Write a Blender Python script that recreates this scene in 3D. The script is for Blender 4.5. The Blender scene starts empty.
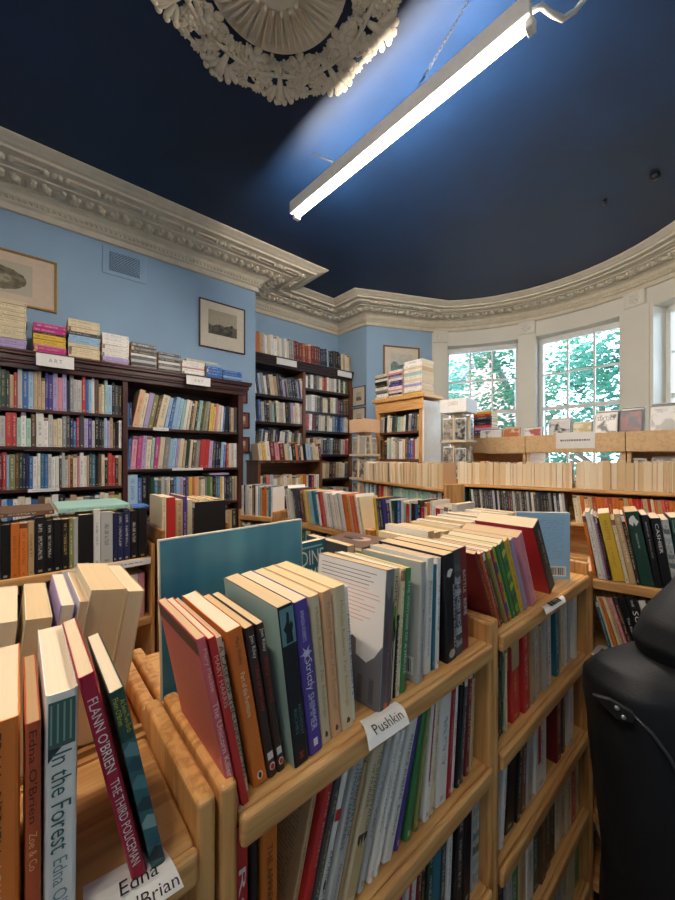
import bpy, bmesh, math, random
from mathutils import Matrix, Vector, noise as mnoise
R = math.radians
random.seed(7)
scene = bpy.context.scene
COL = scene.collection
H = 1.45                                   # eye height
FPX, CX, HY = 366.0, 337.5, 458.0          # focal length in pixels, centre column, horizon row (675 x 900)
YAW = R(48.9)
FW = (math.cos(YAW), math.sin(YAW)); RT = (math.sin(YAW), -math.cos(YAW))

def at(px, py, X=None, Y=None, Z=None):
    """Where the sight line of a photo pixel meets a plane of the room (Z counted from eye height)."""
    u = (px - CX) / FPX; v = (HY - py) / FPX
    q = (FW[0] + u * RT[0], FW[1] + u * RT[1], v)
    k = X / q[0] if X is not None else Y / q[1] if Y is not None else Z / q[2]
    return Vector((k * q[0], k * q[1], k * q[2] + H))

def Zr(z): return z + H

# ------------------------------------------------------------------ colours
def lin(c): return c / 12.92 if c <= 0.04045 else ((c + 0.055) / 1.055) ** 2.4
def hexc(h, a=1.0):
    h = h.lstrip('#')
    return tuple(lin(int(h[i:i + 2], 16) / 255) for i in (0, 2, 4)) + (a,)
PAL = dict(white='e6e0d6', cream='dcc9a4', tan='bf9f74', yellow='dcb238', orange='d4722a', rust='b0502c', red='c22e2c',
           crimson='a81a38', darkred='742024', pink='d88c96', magenta='be3480', lilac='b09ac6', purple='4c3c8c', navy='252c50',
           blue='3468ac', ltblue='98bcd6', teal='24748a', aqua='98c0b4', mint='a4d0bc', green='3c7c44', dkgreen='24443a',
           olive='86844a', brown='684a34', dkbrown='3a2822', grey='868684', ltgrey='bab8b2', dkgrey='464648', black='18181b',
           lime='a4c43c', salmon='dc6c54', peach='e2ae80', pinkcov='d8686c')
CNAME = dict(white='white', cream='cream', tan='tan', yellow='yellow', orange='orange', rust='rust red', red='red', crimson='crimson',
             darkred='dark red', pink='pink', magenta='magenta', lilac='lilac', purple='purple', navy='navy', blue='blue',
             ltblue='light blue', teal='teal', aqua='pale aqua', mint='mint green', green='green', dkgreen='dark green', olive='olive',
             brown='brown', dkbrown='dark brown', grey='grey', ltgrey='light grey', dkgrey='dark grey', black='black', lime='lime green',
             salmon='salmon', peach='peach', pinkcov='salmon pink')
INK_LIGHT = ('e8e0d0', 'f0e8d8', 'd8b860', 'e8e0d0'); INK_DARK = ('2a2626', '7c2226', '26304e', '2c2a28')
LIGHTC = {'white', 'cream', 'tan', 'yellow', 'pink', 'lilac', 'ltblue', 'aqua', 'mint', 'ltgrey', 'lime', 'orange', 'peach', 'salmon'}

# ------------------------------------------------------------------ materials
class NT:
    def __init__(s, name):
        s.mat = bpy.data.materials.new(name); s.mat.use_nodes = True
        s.t = s.mat.node_tree; s.t.nodes.clear()
        s.out = s.n('ShaderNodeOutputMaterial')
    def n(s, typ, **kw):
        x = s.t.nodes.new(typ)
        for k, v in kw.items(): setattr(x, k, v)
        return x
    def set(s, sock, v):
        if hasattr(v, 'links'): s.t.links.new(v, sock)
        elif v is not None: sock.default_value = v
    def math(s, op, a, b=None, c=None):
        x = s.n('ShaderNodeMath', operation=op)
        s.set(x.inputs[0], a)
        if b is not None: s.set(x.inputs[1], b)
        if c is not None: s.set(x.inputs[2], c)
        return x.outputs[0]
    def mix(s, f, a, b):
        x = s.n('ShaderNodeMix', data_type='RGBA')
        s.set(x.inputs[0], f); s.set(x.inputs[6], a); s.set(x.inputs[7], b)
        return x.outputs[2]
    def noise(s, vec, scale, detail=3, rough=.55, dim='3D'):
        x = s.n('ShaderNodeTexNoise', noise_dimensions=dim)
        s.set(x.inputs['Vector'], vec); x.inputs['Scale'].default_value = scale
        x.inputs['Detail'].default_value = detail; x.inputs['Roughness'].default_value = rough
        return x.outputs['Fac']
    def ramp(s, f, stops):
        x = s.n('ShaderNodeValToRGB'); s.set(x.inputs[0], f)
        e = x.color_ramp.elements
        while len(e) < len(stops): e.new(.5)
        for k, (p, c) in enumerate(stops): e[k].position = p; e[k].color = c
        return x.outputs[0]
    def mapping(s, vec, scale=(1, 1, 1), rot=(0, 0, 0), loc=(0, 0, 0)):
        x = s.n('ShaderNodeMapping'); s.set(x.inputs[0], vec)
        x.inputs[1].default_value = loc; x.inputs[2].default_value = rot; x.inputs[3].default_value = scale
        return x.outputs[0]
    def pos(s): return s.n('ShaderNodeNewGeometry').outputs['Position']
    def obj(s): return s.n('ShaderNodeTexCoord').outputs['Object']
    def bsdf(s, col, rough=.5, metal=0, bump=None, bdist=.01, bstr=.5, spec=.5, **kw):
        b = s.n('ShaderNodeBsdfPrincipled')
        s.set(b.inputs['Base Color'], col); s.set(b.inputs['Roughness'], rough); s.set(b.inputs['Metallic'], metal)
        b.inputs['Specular IOR Level'].default_value = spec
        for k, v in kw.items(): s.set(b.inputs[k], v)
        if bump is not None:
            x = s.n('ShaderNodeBump'); s.set(x.inputs['Height'], bump); x.inputs['Distance'].default_value = bdist; x.inputs['Strength'].default_value = bstr
            s.t.links.new(x.outputs[0], b.inputs['Normal'])
        s.t.links.new(b.outputs[0], s.out.inputs[0])
        return s.mat

def paint(name, h, rough=.55, var=.06, scale=3., bump=.3, spec=.4):
    m = NT(name); c = hexc(h)
    f = m.noise(m.pos(), scale, 4)
    dark = tuple(x * (1 - var * 2) for x in c[:3]) + (1,)
    fine = m.noise(m.pos(), 90, 3)
    return m.bsdf(m.ramp(f, [(.3, dark), (.7, c)]), rough, bump=fine, bdist=.002, bstr=bump, spec=spec)

def wood(name, c1, c2, axis=0, ring=16., rough=.42, spec=.45, coat=.0):
    m = NT(name); sc = [ring, ring, ring]; sc[axis] = ring * .07
    v = m.mapping(m.obj(), tuple(sc))
    warp = m.noise(v, .8, 3)
    wv = m.n('ShaderNodeTexNoise'); m.set(wv.inputs['Vector'], v); wv.inputs['Scale'].default_value = 2.2; wv.inputs['Detail'].default_value = 5; wv.inputs['Distortion'].default_value = .7
    band = m.math('FRACT', m.math('MULTIPLY', m.math('ADD', warp, m.math('MULTIPLY', wv.outputs[0], .35)), 7.))
    tri = m.math('PINGPONG', band, .5)
    f = m.math('ADD', m.math('MULTIPLY', tri, 1.1), m.math('MULTIPLY', wv.outputs[0], .45))
    sc2 = [260., 260., 260.]; sc2[axis] = 6.
    gr = m.noise(m.mapping(m.obj(), tuple(sc2)), 1., 3)
    f = m.math('ADD', m.math('MULTIPLY', f, .75), m.math('MULTIPLY', gr, .25))
    return m.bsdf(m.ramp(f, [(.18, hexc(c2)), (.62, hexc(c1))]), rough, bump=gr, bdist=.001, bstr=.25, spec=spec, **({'Coat Weight': coat, 'Coat Roughness': .25} if coat else {}))

def plain(name, h, rough=.5, metal=0, spec=.5, var=.04, scale=30):
    m = NT(name); c = hexc(h)
    f = m.noise(m.obj(), scale, 3)
    return m.bsdf(m.ramp(f, [(.3, tuple(x * (1 - var * 2) for x in c[:3]) + (1,)), (.7, c)]), rough, metal, spec=spec)

M = {}
M['wall'] = paint('blue_wall_paint', '98b4cd', .6, .05, 2.)
M['bay'] = paint('bay_cream_paint', 'dcd8cc', .5, .03, 2.)
M['plaster'] = paint('plaster_cream', 'd3c9b4', .6, .07, 14., .6)
M['ceiling'] = None
M['pineX'] = wood('pine_along', 'dba868', 'b37c44', 0, coat=.15)
M['pineY'] = wood('pine_across', 'dba868', 'b37c44', 1, coat=.15)
M['pineZ'] = wood('pine_upright', 'd7a060', 'a66e38', 2, coat=.15)
M['ply'] = wood('birch_ply', 'd8b384', 'c89c68', 1, 9., .5)
M['dark'] = wood('mahogany', '4a2620', '2c1512', 0, 10., .3, .5, .2)
M['darkZ'] = wood('mahogany_upright', '4e2922', '2e1713', 2, 10., .35)
M['alc'] = wood('dark_stained', '33201c', '1e1110', 0, 10., .35)
M['alcZ'] = wood('oak_upright', '7a4d34', '55321f', 2, 10., .4)
M['brown'] = wood('brown_stained', '6d4430', '4a2c1e', 0, 10., .4)
M['brownZ'] = wood('brown_stained_upright', '7d5238', '5a3826', 2, 10., .4)
M['crate'] = wood('crate_wood', 'a8713f', '8a5628', 0, 12., .45)
M['whitepaint'] = plain('white_paint', 'e4e2de', .4)
M['card'] = plain('white_card', 'e9e5df', .6)
M['peachcard'] = plain('peach_card', 'e3b892', .65)
M['paper'] = plain('mount_paper', 'd9cdb8', .8)
M['ink'] = plain('black_ink', '20201f', .7)
M['greyink'] = plain('grey_ink', '6d6a66', .7)
M['gold'] = plain('gilt_frame', 'b08a45', .35, .6)
M['frame_dark'] = plain('dark_frame', '4a2a1c', .35)
M['frame_wood'] = plain('wood_frame', '8a5a32', .4)
M['metal'] = plain('grey_metal', '9a9a98', .35, .8)
M['chain'] = plain('chain_metal', '55524e', .4, .7)
M['blackmetal'] = plain('black_metal', '1a1a1c', .4, .3)
M['whitemetal'] = plain('white_enamel', 'dcdad6', .35)
M['cable'] = plain('white_cable', 'd8d4cc', .4)
M['coat_stand'] = plain('stand_wood', '4b3022', .4)

m = NT('navy_ceiling_paint')
f = m.noise(m.pos(), 1.6, 5); fine = m.noise(m.mapping(m.pos(), (60, 14, 60)), 1., 3)
M['ceiling'] = m.bsdf(m.ramp(f, [(.3, hexc('0a1d36')), (.72, hexc('0e2b4e'))]), m.math('ADD', m.math('MULTIPLY', f, .12), .45), bump=fine, bdist=.002, bstr=.2, spec=.35)

m = NT('floor_boards')
v = m.pos(); sx = m.n('ShaderNodeSeparateXYZ'); m.set(sx.inputs[0], v)
pl = m.math('FRACT', m.math('MULTIPLY', sx.outputs[1], 8)); gap = m.math('GREATER_THAN', pl, .04)
g = m.noise(m.mapping(v, (1.2, 30, 1)), 2., 4)
M['floor'] = m.bsdf(m.mix(gap, hexc('1c120c'), m.ramp(g, [(.3, hexc('3c281a')), (.7, hexc('5c3f28'))])), .45)

m = NT('window_glass')
tr = m.n('ShaderNodeBsdfTransparent'); tr.inputs[0].default_value = (.96, .98, .98, 1)
gl = m.n('ShaderNodeBsdfGlossy'); gl.inputs['Roughness'].default_value = .01
fr = m.n('ShaderNodeFresnel'); fr.inputs[0].default_value = 1.45
mx = m.n('ShaderNodeMixShader'); m.set(mx.inputs[0], fr.outputs[0]); m.set(mx.inputs[1], tr.outputs[0]); m.set(mx.inputs[2], gl.outputs[0])
m.t.links.new(mx.outputs[0], m.out.inputs[0]); M['glass'] = m.mat

def emit(name, col, strength):
    m = NT(name); e = m.n('ShaderNodeEmission'); e.inputs[0].default_value = col; e.inputs[1].default_value = strength
    m.t.links.new(e.outputs[0], m.out.inputs[0]); return m.mat
M['tube_far'] = emit('tube_glow_far', (1, .87, .73, 1), 100.)
M['tube'] = emit('tube_glow', (1, .88, .76, 1), 185.)

# book covers: flat cover colour and ink colour are data of the book; spine lettering and blurb marks are drawn procedurally
m = NT('book_cover')
ac = m.n('ShaderNodeAttribute', attribute_name='col'); ai = m.n('ShaderNodeAttribute', attribute_name='ink')
ad = m.n('ShaderNodeAttribute', attribute_name='deco'); asd = m.n('ShaderNodeAttribute', attribute_name='seed')
uv = m.n('ShaderNodeUVMap', uv_map='uv'); su = m.n('ShaderNodeSeparateXYZ'); m.set(su.inputs[0], uv.outputs[0])
U, Vv = su.outputs[0], su.outputs[1]; sd = asd.outputs['Fac']; deco = ad.outputs['Fac']
def vec(mm, x, y, z):
    c = mm.n('ShaderNodeCombineXYZ'); mm.set(c.inputs[0], x); mm.set(c.inputs[1], y); mm.set(c.inputs[2], z); return c.outputs[0]
def between(mm, x, a, b): return mm.math('MULTIPLY', mm.math('GREATER_THAN', x, a), mm.math('LESS_THAN', x, b))
is1 = between(m, deco, .5, 1.5); is2 = between(m, deco, 1.5, 2.5)
letters = m.math('GREATER_THAN', m.noise(vec(m, m.math('MULTIPLY', U, 3.4), m.math('MULTIPLY', Vv, 74), m.math('MULTIPLY', sd, 97)), 1., 1), .5)
sh = m.math('MULTIPLY', m.math('SUBTRACT', sd, .5), .16)
title = between(m, m.math('ADD', Vv, sh), .30, .72); auth = between(m, m.math('ADD', Vv, sh), .78, .93)
seg = m.math('MINIMUM', m.math('ADD', title, m.math('MULTIPLY', auth, m.math('GREATER_THAN', sd, .35))), 1.)
mid = between(m, U, .32, .68)
spine_ink = m.math('MULTIPLY', m.math('MULTIPLY', letters, seg), m.math('MULTIPLY', mid, is1))
logo = m.math('MULTIPLY', m.math('MULTIPLY', between(m, Vv, .035, .075), between(m, U, .32, .68)), is1)
band = m.math('MULTIPLY', m.math('MULTIPLY', between(m, Vv, .9, .985), m.math('GREATER_THAN', sd, .82)), is1)
lines = m.math('GREATER_THAN', m.math('SINE', m.math('MULTIPLY', Vv, 230.)), .25)
words_ = m.math('GREATER_THAN', m.noise(vec(m, m.math('MULTIPLY', U, 30), m.math('MULTIPLY', Vv, 37), sd), 1., 0), .42)
blurb = m.math('MULTIPLY', m.math('MULTIPLY', lines, words_), m.math('MULTIPLY', between(m, U, .1, .88), m.math('MULTIPLY', between(m, Vv, .3, .9), is2)))
fac = m.math('MINIMUM', m.math('ADD', m.math('ADD', m.math('MULTIPLY', m.math('MULTIPLY', spine_ink, m.math('GREATER_THAN', sd, .18)), .48), m.math('MULTIPLY', logo, .4)), m.math('ADD', m.math('MULTIPLY', band, .8), m.math('MULTIPLY', blurb, .45))), 1.)
M['cover'] = m.bsdf(m.mix(fac, ac.outputs[0], ai.outputs[0]), .38, spec=.45)
m = NT('book_pages')
ac = m.n('ShaderNodeAttribute', attribute_name='col')
uv = m.n('ShaderNodeUVMap', uv_map='uv'); su = m.n('ShaderNodeSeparateXYZ'); m.set(su.inputs[0], uv.outputs[0])
st = m.noise(vec(m, m.math('MULTIPLY', su.outputs[0], 2200.), m.math('MULTIPLY', su.outputs[1], 3.), 0.), 1., 2)
leafy = m.math('ADD', m.math('MULTIPLY', st, .22), .87)
hs = m.n('ShaderNodeHueSaturation'); m.set(hs.inputs['Value'], leafy); m.set(hs.inputs['Color'], ac.outputs[0])
M['pages'] = m.bsdf(hs.outputs[0], .8, spec=.2)

# ------------------------------------------------------------------ mesh helpers
class MB:
    def __init__(s): s.v = []; s.f = []; s.mi = []; s.sm = []
    def add(s, vs, fs, mi=0, T=None, smooth=False):
        o = len(s.v)
        s.v += [tuple(T @ Vector(p)) if T is not None else tuple(p) for p in vs]
        s.f += [tuple(i + o for i in f) for f in fs]; s.mi += [mi] * len(fs); s.sm += [smooth] * len(fs)
        return s
    def box(s, x0, y0, z0, x1, y1, z1, mi=0, T=None):
        vs = [(x0, y0, z0), (x1, y0, z0), (x1, y1, z0), (x0, y1, z0), (x0, y0, z1), (x1, y0, z1), (x1, y1, z1), (x0, y1, z1)]
        return s.add(vs, [(0, 3, 2, 1), (4, 5, 6, 7), (0, 1, 5, 4), (1, 2, 6, 5), (2, 3, 7, 6), (3, 0, 4, 7)], mi, T)
    def prism(s, poly, z0, z1, mi=0, T=None):          # poly: CCW list of (x, y)
        n = len(poly); vs = [(x, y, z0) for x, y in poly] + [(x, y, z1) for x, y in poly]
        fs = [tuple(range(n - 1, -1, -1)), tuple(range(n, 2 * n))] + [(i, (i + 1) % n, n + (i + 1) % n, n + i) for i in range(n)]
        return s.add(vs, fs, mi, T)
    def tube(s, pts, r, n=8, mi=0, T=None, closed=False):
        pts = [Vector(p) for p in pts]; vs = []; fs = []
        rr = r if hasattr(r, '__len__') else [r] * len(pts)
        for i, p in enumerate(pts):
            a = pts[max(i - 1, 0)] if not closed else pts[i - 1]; b = pts[min(i + 1, len(pts) - 1)] if not closed else pts[(i + 1) % len(pts)]
            d = (b - a).normalized(); u = d.cross(Vector((0, 0, 1)) if abs(d.z) < .9 else Vector((1, 0, 0))).normalized(); w = d.cross(u)
            vs += [p + (u * math.cos(2 * math.pi * k / n) + w * math.sin(2 * math.pi * k / n)) * rr[i] for k in range(n)]
        m = len(pts)
        for i in range(m if closed else m - 1):
            j = (i + 1) % m
            fs += [(i * n + k, i * n + (k + 1) % n, j * n + (k + 1) % n, j * n + k) for k in range(n)]
        if not closed: fs += [tuple(range(n - 1, -1, -1)), tuple(range((m - 1) * n, m * n))]
        return s.add(vs, fs, mi, T, True)
    def lathe(s, prof, n=24, mi=0, T=None, smooth=True):
        vs = []; fs = []
        for r, z in prof: vs += [(r * math.cos(2 * math.pi * k / n), r * math.sin(2 * math.pi * k / n), z) for k in range(n)]
        for i in range(len(prof) - 1):
            fs += [(i * n + k, i * n + (k + 1) % n, (i + 1) * n + (k + 1) % n, (i + 1) * n + k) for k in range(n)]
        fs += [tuple(range(n - 1, -1, -1)), tuple(range((len(prof) - 1) * n, len(prof) * n))]
        return s.add(vs, fs, mi, T, smooth)
    def blob(s, rx, ry, rz, T=None, mi=0, n=8, k=4):   # half ellipsoid, flat side at z = 0, bulging to -z
        vs = [(0, 0, -rz)]; fs = []
        for i in range(1, k + 1):
            a = math.pi / 2 * i / k
            vs += [(rx * math.sin(a) * math.cos(2 * math.pi * j / n), ry * math.sin(a) * math.sin(2 * math.pi * j / n), -rz * math.cos(a)) for j in range(n)]
        fs += [(0, 1 + (j + 1) % n, 1 + j) for j in range(n)]
        for i in range(k - 1):
            o = 1 + i * n
            fs += [(o + j, o + (j + 1) % n, o + n + (j + 1) % n, o + n + j) for j in range(n)]
        return s.add(vs, fs, mi, T, True)
    def build(s, name, mats, parent=None, M4=None, bevel=0, seg=2):
        me = bpy.data.meshes.new(name); me.from_pydata(s.v, [], s.f)
        for mt in (mats if isinstance(mats, (list, tuple)) else [mats]): me.materials.append(mt)
        me.polygons.foreach_set('material_index', s.mi); me.polygons.foreach_set('use_smooth', s.sm); me.update()
        o = bpy.data.objects.new(name, me); COL.objects.link(o)
        if parent is not None: o.parent = parent
        if M4 is not None: o.matrix_local = M4
        if bevel:
            b = o.modifiers.new('soft', 'BEVEL'); b.width = bevel; b.segments = seg; b.limit_method = 'ANGLE'; b.angle_limit = R(40)
        return o

def tag(o, label, cat, group=None, kind=None):
    if label: o['label'] = label
    if cat: o['category'] = cat
    if group: o['group'] = group
    if kind: o['kind'] = kind
    return o
def thing(name, label, cat, M4=None, group=None):
    o = bpy.data.objects.new(name, None); COL.objects.link(o); o.empty_display_size = .05
    if M4 is not None: o.matrix_world = M4
    return tag(o, label, cat, group)
def struct(o): o['kind'] = 'structure'; return o
def frame(O, ex):            # origin, unit direction to the viewer's right when looking at the front; y runs into the thing
    ex = Vector((ex[0], ex[1], 0)).normalized(); ez = Vector((0, 0, 1)); ey = ez.cross(ex)
    m4 = Matrix.Identity(4)
    for i in range(3): m4[i][0], m4[i][1], m4[i][2], m4[i][3] = ex[i], ey[i], ez[i], O[i]
    return m4
def rotz(a): return Matrix.Rotation(a, 4, 'Z')
def T3(x, y, z): return Matrix.Translation((x, y, z))

def text_mesh(name, body, mat, parent, M4, width, height, bold=0., align='CENTER'):
    """lettering fitted to width x height, in the local XY plane of M4, centred"""
    c = bpy.data.curves.new(name, 'FONT'); c.body = body; c.size = 1.; c.resolution_u = 2; c.offset = bold; c.extrude = .0
    o = bpy.data.objects.new(name, c); COL.objects.link(o)
    bpy.context.view_layer.update()
    me = bpy.data.meshes.new_from_object(o.evaluated_get(bpy.context.evaluated_depsgraph_get()))
    bpy.data.objects.remove(o); bpy.data.curves.remove(c)
    xs = [v.co.x for v in me.vertices]; ys = [v.co.y for v in me.vertices]
    x0, x1, y0, y1 = min(xs), max(xs), min(ys), max(ys); sx = width / (x1 - x0); sy = height / (y1 - y0)
    for v in me.vertices: v.co.x = (v.co.x - (x0 + x1) / 2) * sx; v.co.y = (v.co.y - (y0 + y1) / 2) * sy
    me.materials.clear(); me.materials.append(mat); me.name = name
    ob = bpy.data.objects.new(name, me); COL.objects.link(ob); ob.parent = parent; ob.matrix_local = M4
    return ob
INKS = {}
def ink(h):
    if h not in INKS: INKS[h] = plain('lettering_' + h, h, .5, var=.0)
    return INKS[h]

# ------------------------------------------------------------------ camera
cam = bpy.data.cameras.new('camera'); cam.sensor_fit = 'VERTICAL'; cam.sensor_height = 36; cam.lens = 36 * FPX / 900
cam.shift_y = (HY - 450) / 900; cam.clip_start = .01
co = bpy.data.objects.new('camera', cam); COL.objects.link(co)
fwd = Vector((FW[0], FW[1], 0)); rgt = Vector((RT[0], RT[1], 0))
co.matrix_world = Matrix(((rgt.x, 0, -fwd.x, 0), (rgt.y, 0, -fwd.y, 0), (0, 1, 0, H), (0, 0, 0, 1)))
scene.camera = co

# ------------------------------------------------------------------ room shell
ZC = 2.01 + H; ZF = 1.80 + H
BC = (3.06, 1.5); BR = 2.1
def bow(a, r=BR): return (BC[0] + r * math.cos(R(a)), BC[1] + r * math.sin(R(a)))
PATH = [(-2.2, 3.58), (1.94, 3.58), (1.94, 4.07), (3.56, 4.07), (3.56, 3.48), bow(48)] + [bow(a) for a in range(42, -43, -6)] + [bow(-48), (3.56, -.62), (-2.2, -.62)]
def offset(path, p):
    n = len(path); out = []
    for i in range(n):
        a, b, c = Vector(path[i - 1]), Vector(path[i]), Vector(path[(i + 1) % n])
        d1 = (b - a).normalized(); d2 = (c - b).normalized()
        n1 = Vector((d1.y, -d1.x)); n2 = Vector((d2.y, -d2.x)); mm = (n1 + n2); mm = mm / max(mm.dot(n1), .2)
        out.append(b + mm * p)
    return out
b = MB(); b.box(-2.25, -.75, -.06, 5.6, 4.2, 0); o = struct(b.build('floor', M['floor']))
b = MB(); b.box(-2.25, -.75, ZC, 5.7, 4.2, ZC + .08); o = struct(b.build('ceiling', M['ceiling']))
def wall(name, pts, mat, th=.1):
    mb = MB(); n = len(pts)
    pv = [Vector(p) for p in pts]
    nr = []
    for i in range(n):
        ds = []
        if i > 0: ds.append((pv[i] - pv[i - 1]).normalized())
        if i < n - 1: ds.append((pv[i + 1] - pv[i]).normalized())
        ns = [Vector((-d.y, d.x)) for d in ds]; mm = sum(ns, Vector((0, 0)));  mm = mm / mm.dot(ns[0]); nr.append(mm)
    ou = [p + q * th for p, q in zip(pv, nr)]
    for i in range(n - 1):
        mb.prism([pv[i + 1], pv[i], ou[i], ou[i + 1]][::-1], 0, ZC)
    return struct(mb.build(name, mat))
wall('wall_left', [(-2.2, 3.58), (1.94, 3.58), (1.94, 4.07), (3.56, 4.07), (3.56, 3.48), bow(48)], M['wall'])
wall('wall_right', [bow(-48), (3.56, -.62), (-2.2, -.62)], M['wall'])
wall('wall_back', [(-2.2, -.62), (-2.2, 3.58)], M['wall'])

# the bowed end wall with its three window openings
WZ0, WZ1 = Zr(-.62), Zr(1.60)
OPEN = [(17, 42), (-13.2, 11.2), (-47, -22)]
edges = sorted({-48, 48, *[a for w in OPEN for a in w], *range(-45, 48, 3)})
b = MB(); RO = 2.44
def quad(p, q, z0, z1): b.add([(p[0], p[1], z0), (q[0], q[1], z0), (q[0], q[1], z1), (p[0], p[1], z1)], [(0, 1, 2, 3)])
for a0, a1 in zip(edges, edges[1:]):
    am = (a0 + a1) / 2; w = [x for x in OPEN if x[0] < am < x[1]]
    p, q = bow(a0), bow(a1); po, qo = bow(a0, RO), bow(a1, RO)
    spans = [(0, WZ0), (WZ1, ZC)] if w else [(0, ZC)]
    for z0, z1 in spans:
        b.prism([p, po, qo, q], z0, z1)
struct(b.build('wall_bow', M['bay']))

# pilasters between the windows, with square carved capitals
def polar(a, r, z): return Matrix.Translation((BC[0] + r * math.cos(R(a)), BC[1] + r * math.sin(R(a)), z)) @ rotz(R(a) + math.pi)   # local +x looks into the room
for k, (a, w) in enumerate([(45, .20), (14.1, .20), (-17.6, .26), (-47.6, .1)]):
    mb = MB(); T = polar(a, BR, 0)
    mb.box(-.03, -w / 2, 0, .025, w / 2, ZF - .16, T=T)
    cw = min(w, .2) / 2
    mb.box(-.03, -cw, ZF - .16, .05, cw, ZF, T=T)
    for s in (-1, 1):
        mb.box(.05, s * cw * .86 - .008, ZF - .155, .058, s * cw * .86 + .008, ZF - .005, T=T)
        mb.box(.05, -cw * .9, ZF - .08 + s * .067 - .008, .058, cw * .9, ZF - .08 + s * .067 + .008, T=T)
    Tc = T @ T3(.05, 0, ZF - .08) @ Matrix.Rotation(-math.pi / 2, 4, 'Y')
    mb.blob(.018, .018, .016, T=Tc)
    for j in range(8):
        mb.blob(.026, .012, .012, T=Tc @ rotz(j * math.pi / 4) @ T3(.036, 0, 0), n=6, k=3)
    struct(mb.build('trim_%d' % (k + 2), M['bay']))

# cornice: a moulded profile swept round the room, with carved guilloche, fruit garland and egg-and-dart
PROF = [(.012, -.215), (.028, -.212), (.030, -.19), (.022, -.185), (.022, -.165), (.045, -.155), (.05, -.125), (.06, -.118), (.075, -.095), (.115, -.078), (.12, -.068),
        (.135, -.066), (.26, -.062), (.285, -.066), (.29, -.056), (.315, -.052), (.42, -.044), (.455, -.05), (.47, -.05), (.475, -.034), (.5, -.03), (.515, -.022), (.55, -.012), (.565, -.006), (.57, .004)]
b = MB(); rings = [offset(PATH, p) for p, z in PROF]; n = len(PATH)
vs = [(rings[i][j][0], rings[i][j][1], ZC + PROF[i][1]) for i in range(len(PROF)) for j in range(n)]
fs = [(i * n + j, i * n + (j + 1) % n, (i + 1) * n + (j + 1) % n, (i + 1) * n + j) for i in range(len(PROF) - 1) for j in range(n)]
b.add(vs, fs)
def along(off, z, step, fn, sub=None):
    ring = offset(PATH, off)
    for j in range(n):
        p, q = ring[j], ring[(j + 1) % n]
        if max(p.x, q.x) < -.35 or (p.y < -.1 and q.y < -.1): continue
        L = (q - p).length; k = max(1, round(L / step)); d = (q - p) / k; ang = math.atan2(d.y, d.x)
        for i in range(k):
            c = p + d * (i + .5)
            if c.x < -.35: continue
            fn(Matrix.Translation((c.x, c.y, ZC + z)) @ rotz(ang), d.length, i)
def garland(T, s, i):
    rnd = random.Random(i * 7 + 1)
    b.blob(s * .44, .034, .03, T=T @ rotz(.5 if i % 2 else -.5), n=7, k=3)
    for t in (-1, 1):
        b.blob(s * .3, .017, .024, T=T @ T3(s * .18 * t, .036 * t * (1 if i % 2 else -1), 0) @ rotz(.9 * t), n=6, k=3)
    if i % 3 == 0:
        for t in range(5):
            b.blob(.016, .016, .03, T=T @ T3(rnd.uniform(-.03, .03), rnd.uniform(-.04, .04), 0), n=6, k=3)
along(.197, -.063, .085, garland)
def guil(T, s, i):
    if i % 4 < 2:
        b.box(-s * .5, -.030, -.016, s * .5, -.018, .0, T=T); b.box(-s * .5, .018, -.016, s * .5, .030, 0, T=T); b.box(-s * .5, -.006, -.012, s * .5, .006, 0, T=T)
    else:
        for t in (-.28, .28):
            b.blob(s * .27, .036, .026, T=T @ T3(s * t, 0, 0) @ rotz(.45 if t > 0 else -.45), n=7, k=3)
along(.37, -.047, .075, guil)
def egg(T, s, i):
    b.blob(s * .34, .013, .014, T=T @ Matrix.Rotation(-.9, 4, 'X'), n=6, k=3)
along(.055, -.135, .034, egg)
struct(b.build('trim_1', M['plaster']))

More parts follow.
